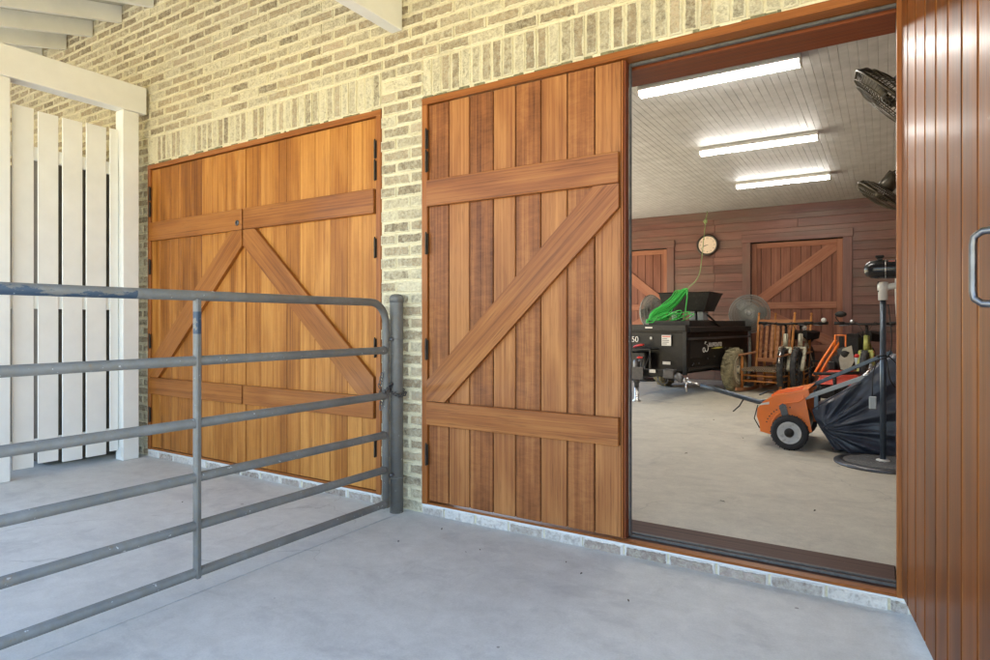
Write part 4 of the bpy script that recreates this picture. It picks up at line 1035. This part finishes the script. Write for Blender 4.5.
# ------------------------------------------------------------------ bicycles
def bike(label, front, yaw, frame_m, wr=.325, extra=None):
    """x forward; front wheel contact at `front`"""
    wb = .98
    t = thing('bicycle', label, 'bicycle', (front[0] - wb * cos(yaw), front[1] - wb * sin(yaw), ZI), yaw)
    def B(name, fn, m, par=t):
        g = MB(); fn(g); return g.build(name, m, par, world=False)
    rc, fc = (0, 0, wr), (wb, 0, wr)
    for c, nm in ((rc, 'rear_wheel'), (fc, 'front_wheel')):
        def ty_(g):
            g.torus(c, (0, 1, 0), wr - .038, .040, 44, 8)
            for i in range(46):
                a = 2 * pi * i / 46; s = .018 if i % 2 else -.018
                g.bar((c[0] + (wr - .003) * cos(a), s - .016, c[2] + (wr - .003) * sin(a)), (c[0] + (wr - .003) * cos(a), s + .016, c[2] + (wr - .003) * sin(a)), .014, .010, up=(cos(a), 0, sin(a)), c=.001)
        wo = B(nm, ty_, M['bike_tyre'])
        B('rim', lambda g: g.torus(c, (0, 1, 0), wr - .055, .011, 44, 6, squash=1.2), M['dark_steel'], wo)
        def sp(g):
            for i in range(24):
                a = 2 * pi * i / 24; s = .028 if i % 2 else -.028
                g.tube([(c[0] + .02 * cos(a + 1), s, c[2] + .02 * sin(a + 1)), (c[0] + (wr - .06) * cos(a), 0, c[2] + (wr - .06) * sin(a))], .0012, 4, caps=False)
        B('spokes', sp, M['chrome'], wo)
        B('hub', lambda g: g.lathe([(.012, -.055), (.022, -.05), (.016, -.02), (.016, .02), (.022, .05), (.012, .055)], c, (0, 1, 0), 14), M['dark_steel'], wo)
        B('brake_disc', lambda g: g.lathe([(.05, -.046), (.08, -.046), (.08, -.044), (.05, -.044)], c, (0, 1, 0), 28, caps=False), M['dark_steel'], wo)
    bb = (.40, 0, .30); st = (.25, 0, .72); hb = (.74, 0, .66); ht = (.70, 0, .80)
    def fr_(g):
        g.tube([ht, st], .018, 10); g.tube([hb, bb], .030, 10); g.tube([bb, st], .018, 10); g.tube([(ht[0] - .012, 0, ht[2] + .035), hb], .034, 12)
        for s in (-1, 1):
            g.tube([(bb[0], s * .02, bb[2]), (.0, s * .065, wr)], .011, 8); g.tube([(st[0], s * .018, st[2] - .03), (0, s * .065, wr)], .009, 8)
    B('frame', fr_, frame_m)
    def fk(g):
        g.box(hb[0] - .02, hb[0] + .035, -.085, .085, hb[2] - .045, hb[2] - .008, .01)
        for s in (-1, 1):
            g.tube([(hb[0] + .01, s * .068, hb[2] - .03), (hb[0] + .10, s * .068, .5)], .022, 10)
    fo = B('fork', fk, frame_m)
    def fl_(g):
        for s in (-1, 1): g.tube([(hb[0] + .095, s * .068, .51), (wb, s * .066, wr)], .027, 10)
    B('fork_lower', fl_, frame_m, fo)
    B('stem', lambda g: (g.tube([(ht[0] - .012, 0, ht[2] + .03), (ht[0] - .03, 0, ht[2] + .16)], .018, 10), g.tube([(ht[0] - .03, 0, ht[2] + .15), (ht[0] + .06, 0, ht[2] + .18)], .017, 10)), M['black_plastic'])
    hz = ht[2] + .185; hx = ht[0] + .06
    hbar = B('handlebar', lambda g: g.tube([(hx - .05, -.36, hz + .012), (hx - .03, -.2, hz + .008), (hx, -.06, hz), (hx, .06, hz), (hx - .03, .2, hz + .008), (hx - .05, .36, hz + .012)], .0155, 10), M['black_plastic'])
    for s in (-1, 1):
        B('grip', lambda g: g.tube([(hx - .038, s * .245, hz + .01), (hx - .05, s * .365, hz + .012)], .023, 10), M['black_plastic'], hbar)
        B('brake_lever', lambda g: g.tube([(hx - .02, s * .17, hz), (hx + .04, s * .20, hz - .015), (hx + .045, s * .30, hz - .02)], .007, 8), M['dark_steel'], hbar)
        B('cable', lambda g: g.tube([(hx + .02, s * .16, hz), (hx + .10, s * .10, hz + .03), (hx + .12, s * .03, hz - .08), (hx + .05, s * .03, hz - .25)], .004, 6), M['black_plastic'], hbar)
    B('seat_post', lambda g: g.tube([st, (.205, 0, .86)], .014, 10), M['dark_steel'])
    def sd(g):
        rows = []
        for i in range(9):
            u = i / 8.; x = .07 + u * .29; hw = .135 * (1 - u) ** .7 + .03; rows.append([(x, hw * q, .895 - .035 * abs(q) ** 2.2 - .012 * sin(pi * u)) for q in (-1, -.7, -.35, 0, .35, .7, 1)])
        g.grid(rows); lo = [[(p[0], p[1] * .9, p[2] - .10) for p in r] for r in rows]; g.grid(lo)
        g.grid([rows[0], lo[0]]); g.grid([rows[-1], lo[-1]]); g.grid([[r[0] for r in rows], [r[0] for r in lo]]); g.grid([[r[-1] for r in rows], [r[-1] for r in lo]])
    B('saddle', sd, M['black_plastic'])
    ck_ = B('crank', lambda g: (g.lathe([(.085, -.05), (.085, -.046), (.03, -.046)], bb, (0, 1, 0), 28), g.tube([(bb[0], -.075, bb[2]), (bb[0] + .12, -.08, bb[2] - .12)], .011, 8), g.tube([(bb[0], .075, bb[2]), (bb[0] - .12, .08, bb[2] + .12)], .011, 8)), M['dark_steel'])
    B('pedal', lambda g: g.box(bb[0] + .08, bb[0] + .17, -.18, -.09, bb[2] - .13, bb[2] - .108, .004), M['black_plastic'], ck_); B('pedal', lambda g: g.box(bb[0] - .17, bb[0] - .08, .09, .18, bb[2] + .11, bb[2] + .132, .004), M['black_plastic'], ck_)
    if extra: extra(B, t, hx, hz, hb, ht, st, wb, wr)
    return t
def xa(B, t, hx, hz, hb, ht, st, wb, wr):
    B('seat_bag', lambda g: g.ball((.08, 0, .77), .085, sc3=(1.5, 1, .9)), M['black_plastic'])
    B('headlight', lambda g: g.lathe([(.028, 0), (.034, .03), (.03, .05)], (hx + .03, .075, hz - .06), (1, 0, 0), 14), M['chrome'])
    B('bell', lambda g: g.ball((hx - .03, .31, hz + .055), .035), M['white_enamel'])
    B('reflector', lambda g: g.box(.38, .395, -.02, .02, .42, .50, .003), M['red'])
def xb(B, t, hx, hz, hb, ht, st, wb, wr):
    m_ = B('mirror_arm', lambda g: g.tube([(hx - .03, -.30, hz + .012), (hx - .03, -.35, hz + .09), (hx - .02, -.32, hz + .12)], .006, 8), M['black_plastic'])
    B('mirror', lambda g: g.ball((hx - .02, -.29, hz + .13), .052, sc3=(.6, 1.35, .8)), M['black_plastic'], m_)
    B('bell', lambda g: g.ball((hx - .03, -.16, hz + .035), .028), M['chrome'])
    B('bottle', lambda g: g.lathe([(.034, 0), (.036, .08), (.03, .12), (.03, .135)], (.80, -.10, .42), (0, 0, 1), 16), M['bottle'])
    B('bottle_cap', lambda g: g.lathe([(.031, 0), (.031, .03), (.018, .045)], (.80, -.10, .556), (0, 0, 1), 16), M['red'])
    B('front_bag', lambda g: g.box(.50, .72, -.27, -.045, .46, .86, .05), M['black_plastic'])
    for k in range(4): B('fork_decal', lambda g: g.box(hb[0] + .055 + .018 * k, hb[0] + .085 + .018 * k, .085, .089, .62 - .06 * k, .65 - .06 * k, .001), M['red'])
def xc(B, t, hx, hz, hb, ht, st, wb, wr):
    B('mudguard', lambda g: g.tube([(wb + (wr + .012) * cos(radians(a)), 0, wr + (wr + .012) * sin(radians(a))) for a in range(20, 126, 7)], .016, 8), M['chrome'])
bike('mountain bike with a wide black saddle, standing between the mudguard bike and the mower', (-1.07, 7.08), radians(-94), M['cream_frame'], .325, xa)
bike('mountain bike with a silver front mudguard, nearest the rocking chairs', (-1.235, 6.93), radians(-91), M['cream_frame'], .325, xc)
bike('mountain bike with an olive yellow frame and a black mirror, behind the navy grass bag', (-.215, 6.30), radians(-93), M['olive_frame'], .33, xb)

# ------------------------------------------------------------------ walk-behind mower
mw = thing('walk_behind_mower', 'red-orange walk-behind mower with an upright handle, parked behind the sweeper', 'mower', (-.50, 5.85, ZI))
g = MB(); g.grid([[(-.70, 5.5, .34), (-.2, 5.5, .34), (-.2, 6.15, .34), (-.70, 6.15, .34)], [(-.66, 5.54, .42), (-.24, 5.54, .42), (-.24, 6.1, .42), (-.66, 6.1, .42)], [(-.56, 5.62, .50), (-.32, 5.62, .50), (-.32, 6.05, .50), (-.56, 6.05, .50)]], close=True, smooth=False)
g.hull([(-.56, 5.62, .50), (-.32, 5.62, .50), (-.32, 6.05, .50), (-.56, 6.05, .50)], [(0, 1, 2, 3)]); g.build('deck', M['red_orange'], mw)
g = MB(); g.box(-.66, -.24, 5.53, 6.10, .17, .339, .02); g.build('chassis', M['black_iron'], mw)
g = MB(); g.lathe([(.12, 0), (.13, .06), (.12, .14), (.08, .17), (.0, .175)], (-.43, 5.85, .50), n=20); g.box(-.58, -.5, 5.7, 5.9, .5, .60, .01); g.build('engine', M['black_plastic'], mw)
g = MB(); g.lathe([(.075, 0), (.085, .03), (.08, .09), (.05, .11)], (-.40, 5.66, .66), (0, -.4, 1), 18); g.build('air_filter', M['black_plastic'], mw)
for x in (-.74, -.68):
    g = MB(); g.tube([(x, 5.70, .42), (x + .10, 5.74, .62), (x + .235, 5.80, .86)], .0145, 10); g.build('handle_tube', M['orange'], mw)
g = MB(); g.tube([(-.515, 5.79, .72), (-.51, 5.79, .915), (-.40, 5.79, .915), (-.40, 5.79, .72), (-.515, 5.79, .72)], .011, 8); g.build('handle_hoop', M['orange'], mw)
g = MB(); g.box(-.47, -.43, 5.775, 5.80, .74, .90, .004); g.build('control_lever', M['black_iron'], mw)
g = MB(); g.tube([(-.72, 5.52, .46), (-.5, 5.5, .47), (-.25, 5.5, .49)], .018, 8); g.tube([(-.50, 5.5, .46), (-.49, 5.5, .22)], .02, 8); g.build('front_bar', M['black_iron'], mw)
for x, y in ((-.72, 5.6), (-.72, 6.05), (-.18, 5.6), (-.18, 6.05)):
    g = MB(); g.lathe([(.05, -.025), (.1, -.03), (.115, -.01), (.115, .01), (.1, .03), (.05, .025)], (x, y, ZI + .115), (1, 0, 0), 24); g.build('wheel', M['tyre'], mw)
g = MB(); g.prism([(-.44, .52), (-.36, .50), (-.30, .62), (-.33, .80), (-.42, .76), (-.46, .64)], 5.57, 5.60, 'xz'); tag(g.build('cream_rag', plain('cream_rag', (.38, .345, .28), .9, var=.2, scale=14, bump=.4)), 'crumpled cream rag draped over the mower engine', 'rag')

# ------------------------------------------------------------------ lawn sweeper
sw = thing('lawn_sweeper', 'orange tow-behind lawn sweeper with grey wheels and a navy collecting bag', 'sweeper', (-.64, 3.0, ZI))
YS0, YS1 = 2.735, 3.36
prof = [(-.895, .30), (-.89, .365), (-.845, .425), (-.79, .455), (-.755, .482), (-.66, .50), (-.575, .525), (-.515, .545), (-.505, .50), (-.535, .47), (-.515, .36), (-.488, .205), (-.545, .20), (-.70, .16), (-.782, .158), (-.868, .178), (-.875, .24)]
for y_ in (YS0, YS1):
    g = MB(); g.prism(prof, y_, y_ + .012, 'xz'); g.build('side_plate', M['orange'], sw)
top = [(-.895, .30), (-.89, .365), (-.845, .425), (-.79, .455), (-.755, .482), (-.66, .50), (-.575, .525), (-.515, .545)]
g = MB(); g.grid([[(a, YS0 + .0125, z) for a, z in top], [(a, YS1 - .0005, z) for a, z in top]], smooth=False); g.grid([[(a, YS0 + .0125, z - .006) for a, z in top], [(a, YS1 - .0005, z - .006) for a, z in top]], smooth=False)
g.build('hood', M['orange'], sw)
g = MB(); g.prism([(-.80, .470), (-.745, .515), (-.60, .545), (-.55, .553), (-.57, .528), (-.66, .505), (-.75, .486), (-.79, .459)], YS0 + .09, YS0 + .12, 'xz'); g.build('hood_rib', M['orange'], sw)
g = MB(); g.tube([(-.73, YS0 - .006, .40), (-.66, YS0 - .008, .425), (-.58, YS0 - .008, .44), (-.545, YS0 - .006, .47), (-.55, YS0 - .006, .495)], .006, 6); g.tube([(-.78, YS0 - .006, .21), (-.775, YS0 - .006, .27), (-.745, YS0 - .006, .32), (-.70, YS0 - .006, .35)], .005, 6); g.build('pressed_rib', M['orange'], sw)
for k in range(10):
    a = radians(165 - k * 8.5); g = MB(); g.lathe([(.0055, 0), (.0055, .0015)], (-.65 + .175 * cos(a), YS0 - .0005, .215 + .175 * sin(a)), (0, -1, 0), 8); g.build('adjust_hole', M['ink'], sw)
g = MB(); g.hull([(-.872, YS0 - .001, .392), (-.80, YS0 - .001, .405), (-.80, YS0 - .001, .425), (-.86, YS0 - .001, .41)], [(0, 1, 2, 3)]); g.build('white_decal', M['white_ink'], sw)
g = MB(); g.prism([(-.725, .40), (-.70, .42), (-.675, .41), (-.655, .33), (-.64, .20), (-.665, .19), (-.70, .31)], YS0 - .022, YS0 - .008, 'xz'); g.lathe([(.016, 0), (.016, .012)], (-.70, YS0 - .022, .398), (0, -1, 0), 14); g.build('wheel_bracket', M['dark_steel'], sw)
for yc, s in ((YS0 - .055, -1), (YS1 + .065, 1)):
    c = (-.643, yc, ZI + .137)
    g = MB(); g.lathe([(.088, -.026), (.10, -.033), (.122, -.033), (.134, -.022), (.137, -.008), (.137, .008), (.134, .022), (.122, .033), (.10, .033), (.088, .026)], c, (0, 1, 0), 44, caps=False)
    for i in range(48):
        a = 2 * pi * i / 48; q = .012 if i % 2 else -.012
        g.bar((c[0] + .136 * cos(a), c[1] - .018 + q, c[2] + .136 * sin(a)), (c[0] + .136 * cos(a), c[1] + .018 + q, c[2] + .136 * sin(a)), .009, .007, up=(cos(a), 0, sin(a)), c=.001)
    wo = g.build('wheel', M['tyre'], sw)
    g = MB(); g.lathe([(.0, -.012), (.04, -.012), (.055, -.006), (.07, -.016), (.090, -.027), (.094, -.02), (.094, .02), (.06, .012), (.0, .012)], c, (0, 1, 0), 40, caps=False); g.build('rim', M['grey_rim'], wo)
    g = MB(); g.lathe([(.036, -.01), (.036, -.028), (.028, -.042), (.012, -.05), (.0, -.051)], c, (0, 1, 0), 24, caps=False); g.build('hub_cap', M['black_plastic'], wo)
g = MB(); g.lathe([(.13, YS0 + .03), (.13, YS1 - .03)], (-.66, 0, .22), (0, 1, 0), 20); g.build('brush_reel', M['black_plastic'], sw)
# draw bar
g = MB(); g.tube([(-.80, 3.02, .395), (-.93, 3.02, .385), (-1.20, 3.03, .448), (-1.42, 3.04, .50)], .021, 10); dbr = g.build('draw_bar', M['navy_tube'], sw)
g = MB(); g.tube([(-1.42, 3.04, .50), (-1.47, 3.04, .515), (-1.53, 3.04, .525)], .010, 8); g.torus((-1.55, 3.04, .535), (0, 1, 0), .021, .007, 16, 6); g.tube([(-1.55, 3.04, .515), (-1.552, 3.04, .43)], .008, 8); g.build('hitch_pin', M['chrome'], dbr)
g = MB(); g.tube([(-1.05, 3.02, .40), (-1.08, 3.0, .34), (-1.13, 2.98, .29)], .006, 6); g.tube([(-.93, 3.0, .36), (-.95, 2.95, .25), (-.90, 2.90, .18)], .005, 6); g.tube([(-.9, 2.9, .46), (-.82, 2.86, .50), (-.74, 2.86, .505)], .008, 6); g.build('hanging_rope', M['black_plastic'], dbr)
# frame arms that hold the bag open
g = MB(); g.bar((-.555, YS0 + .02, .465), (-.11, YS0 + .03, .665), .012, .034, c=.002); g.build('bag_arm', M['grey_tube'], sw)
g = MB(); g.bar((-.555, YS1 - .03, .515), (.05, YS1 - .03, .83), .02, .032, c=.004); g.build('bag_arm', M['navy_tube'], sw)
g = MB(); g.ball((-.115, YS0 + .03, .67), .02, sc3=(1.4, 1, 1)); g.tube([(-.13, YS0 + .04, .66), (-.10, YS0 + .2, .70), (-.10, YS1 - .03, .72)], .012, 8); g.build('bag_hinge', M['chrome'], sw)
g = MB(); g.box(-.475, -.445, YS0 + .008, YS0 + .03, .385, .49, .002); g.build('stay_plate', M['navy_tube'], sw)
# collecting bag: cloth pulled into folds from its front lower corner
def bagrow(u):
    """cross-section at position u along x; returns closed loop front-bottom ... back"""
    x0 = -.485 + u * (.46 + .485)
    topz = .385 + (.79 - .385) * min(1, u * 1.75) - .03 * sin(u * 9)
    botz = .36 - .29 * min(1, u / .17) ** .8 if u < .17 else .07 + .012 * sin(u * 11)
    return x0, botz, topz
rows = []; NU, NV = 80, 48
for i in range(NU + 1):
    u = i / NU; x0, bz, tz = bagrow(u); loop = []
    for k in range(NV + 1):                 # near face from bottom to top
        v = k / NV; z = bz + (tz - bz) * v
        bulge = .035 * sin(pi * min(1, u * 3 + .1) * .5) * sin(pi * v) ** .8
        ang = atan2(z - .235, max(.012, x0 + .425)); rad_ = sqrt((z - .235) ** 2 + (x0 + .425) ** 2)
        q_ = (ang * 2.9 + .35) % 1.0; tri = abs(q_ - .38) / (.38 if q_ < .38 else .62); q2 = (ang * 6.1 + .1) % 1.0; tri2 = abs(q2 - .5) * 2
        fold = .046 * min(1, rad_ * 4.5) * (.9 - 1.5 * (1 - tri) ** 1.6 - .5 * tri2) * math.exp(-rad_ * 1.7)
        fold += .008 * sin(x0 * 17 + z * 11) + .006 * sin(z * 27 - x0 * 9)
        loop.append((x0, YS0 + .01 - bulge + fold, z))
    for k in range(NV + 1):
        v = 1 - k / NV; z = bz + (tz - bz) * v; bulge = .05 * sin(pi * v)
        loop.append((x0, YS1 - .02 + bulge, z))
    rows.append(loop)
g = MB(); g.grid(rows, close=True); n_ = len(rows[0])
g.hull(rows[0], [tuple(range(n_))]); g.hull(rows[-1], [tuple(range(n_))]); g.build('collecting_bag', M['navy_cloth'], sw)
for k, (p, q) in enumerate((((-.48, .39), (-.15, .62)), ((-.42, .235), (-.15, .50)))):
    g = MB(); g.tube([(p[0], YS0 - .004, p[1]), ((p[0] + q[0]) / 2, YS0 - .035, (p[1] + q[1]) / 2 + .01), (q[0], YS0 - .035, q[1])], .005, 6); g.build('bag_piping', M['navy_cloth'], sw)

# ------------------------------------------------------------------ canister on its pole
pl = thing('pole_stand', 'dark pole on a round gravel-filled base with a white pipe elbow on top', 'stand', (-.012, 2.47, ZI))
PX_, PY_ = -.012, 2.47
g = MB(); g.lathe([(.31, ZI), (.31, ZI + .012), (.295, ZI + .022), (.26, ZI + .024), (.252, ZI + .014)], (PX_, PY_, 0), n=48); g.build('base_pan', M['dark_steel'], pl)
g = MB(); rows = []
for i in range(10):
    r_ = .251 * i / 9 + .001; rows.append([(PX_ + r_ * cos(2 * pi * k / 40), PY_ + r_ * sin(2 * pi * k / 40), ZI + .030 - .012 * (i / 9) + R.uniform(-.003, .003)) for k in range(40)])
g.grid(rows, close=True); g.build('gravel_fill', M['sand'], pl)
g = MB(); g.lathe([(.045, ZI + .024), (.043, ZI + .035), (.03, ZI + .04)], (PX_, PY_, 0), n=20); g.build('pole_foot', M['white_enamel'], pl)
g = MB(); g.lathe([(.0195, ZI + .03), (.0195, 1.235)], (PX_, PY_, 0), n=20); g.build('pole', M['navy_tube'], pl)
g = MB(); g.lathe([(.031, 1.232), (.031, 1.30), (.035, 1.302), (.035, 1.345), (.031, 1.36), (.0, 1.365)], (PX_, PY_, 0), n=20); g.lathe([(.021, .0), (.021, .11)], (PX_ + .03, PY_, 1.325), (1, 0, .18), 16); g.build('pipe_elbow', M['pvc'], pl)
g = MB(); g.lathe([(.018, 0), (.018, .05)], (PX_ + .115, PY_, 1.345), n=12); g.lathe([(.03, .0), (.03, .012)], (PX_ + .115, PY_, 1.388), n=12); g.build('mount', M['pvc'], pl)
g = MB(); pts = [Vector(p) for p in ((PX_ + .03, PY_ - .03, 1.2), (PX_ + .05, PY_ - .05, 1.0), (PX_ + .04, PY_ - .04, .85), (PX_ - .03, PY_ - .045, .80), (PX_ - .06, PY_ - .03, .70), (PX_ - .065, PY_ - .03, .55))]
g.tube(smooth_path(pts), .004, 6); g.torus((PX_, PY_, .83), (0, .25, 1), .036, .005, 24, 6)
pts = [Vector(p) for p in ((PX_ + .03, PY_ - .03, .84), (PX_ + .09, PY_ - .04, .76), (PX_ + .08, PY_ - .04, .62), (PX_ + .04, PY_ - .05, .68), (PX_ + .02, PY_ - .04, .82))]
g.tube(smooth_path(pts), .004, 6); g.build('cable', M['black_iron'], pl)
g = MB(); g.box(PX_ - .085, PX_ - .037, PY_ - .045, PY_ - .015, .455, .545, .005); g.build('plug_box', M['grey_tube'], pl)
cn = thing('canister', 'glossy black cylindrical canister mounted sideways on the white pipe elbow', 'canister', (.06, PY_, 1.45))
g = MB(); g.lathe([(.0, -.075), (.025, -.072), (.048, -.058), (.062, -.032), (.067, .0), (.067, .34), (.06, .36), (.0, .362)], (-.055, PY_, 1.452), (1, 0, 0), 32, caps=False); g.build('shell', plain('gloss_black', (.012, .012, .013), .25, 0, var=.2), cn)
g = MB(); g.lathe([(.068, 0), (.0695, .003), (.068, .006)], (.0, PY_, 1.452), (1, 0, 0), 32, caps=False); g.build('band', M['chrome'], cn)
g = MB(); g.box(-.05, -.015, PY_ - .012, PY_ + .012, 1.512, 1.535, .003); g.box(-.06, -.005, PY_ - .02, PY_ + .02, 1.536, 1.552, .005); g.build('valve', M['black_iron'], cn)
g = MB(); g.tube([(-.035, PY_ - .01, 1.29), (-.038, PY_ - .012, 1.365), (-.025, PY_ - .012, 1.35)], .008, 8); g.build('drain_cock', M['black_iron'], cn)
for nm, m_, x0, x1, a0, a1 in (('orange_label', M['orange'], .075, .125, .75, 1.05), ('white_label', M['white_ink'], .075, .13, -.15, .2), ('red_stripe', M['red_ink'], .02, .06, .85, .98)):
    g = MB(); g.grid([[(x, PY_ - .0682 * cos(a0 + (a1 - a0) * k / 5), 1.452 + .0682 * sin(a0 + (a1 - a0) * k / 5)) for k in range(6)] for x in (x0, x1)]); g.build(nm, m_, cn)
# pale board whose rounded edge shows past the open door
g = MB(); n_ = 40; pr = [(.33 + .245 * cos(2 * pi * i / n_), 1.43 + .98 * sin(2 * pi * i / n_)) for i in range(n_)]
g.prism(pr, 4.86, 4.90, 'xz'); tag(g.build('paddle_board', M['white_enamel']), 'pale board with a long rounded edge just showing beside the open door', 'board')
# ================================================================== camera and light
cam = bpy.data.cameras.new('camera'); co = bpy.data.objects.new('camera', cam); col.objects.link(co)
cam.sensor_width = 36.; cam.lens = 621. / 990. * 36.
cam.shift_y = -8.5 / 990.; cam.clip_end = 300; cam.clip_start = .05
co.location = (0, -2.746, 1.08); co.rotation_euler = (pi / 2, 0, radians(32.13))
sc.camera = co
w = bpy.data.worlds.new('World'); sc.world = w; w.use_nodes = True
nt = w.node_tree; bg = nt.nodes['Background']
sky = nt.nodes.new('ShaderNodeTexSky'); sky.sky_type = 'NISHITA'; sky.sun_disc = False
EL, AZ = radians(58), radians(-35)          # sun high behind the building
sky.sun_elevation = EL; sky.sun_rotation = AZ
nt.links.new(sky.outputs[0], bg.inputs[0]); bg.inputs[1].default_value = .105
sl = bpy.data.lights.new('sun', 'SUN'); sl.energy = 5.0; sl.angle = radians(.5); sl.color = (1, .95, .86)
so = bpy.data.objects.new('sun', sl); col.objects.link(so)
dv = Vector((sin(AZ) * cos(EL), cos(AZ) * cos(EL), sin(EL)))
so.rotation_euler = (-dv).to_track_quat('-Z', 'Y').to_euler()
sc.view_settings.view_transform = 'Standard'; sc.view_settings.look = 'None'; sc.view_settings.gamma = 1; sc.view_settings.use_curve_mapping = False
sc.view_settings.exposure = EXPO
sc.render.engine = 'CYCLES'
cy = sc.cycles; cy.use_denoising = True; cy.denoiser = 'OPENIMAGEDENOISE'; cy.denoising_prefilter = 'NONE'; cy.max_bounces = 10; cy.diffuse_bounces = 6; cy.glossy_bounces = 4; cy.transmission_bounces = 4
cy.caustics_reflective = False; cy.caustics_refractive = False; cy.sample_clamp_indirect = 6; cy.use_adaptive_sampling = True; cy.adaptive_threshold = .008
sc.render.film_transparent = False
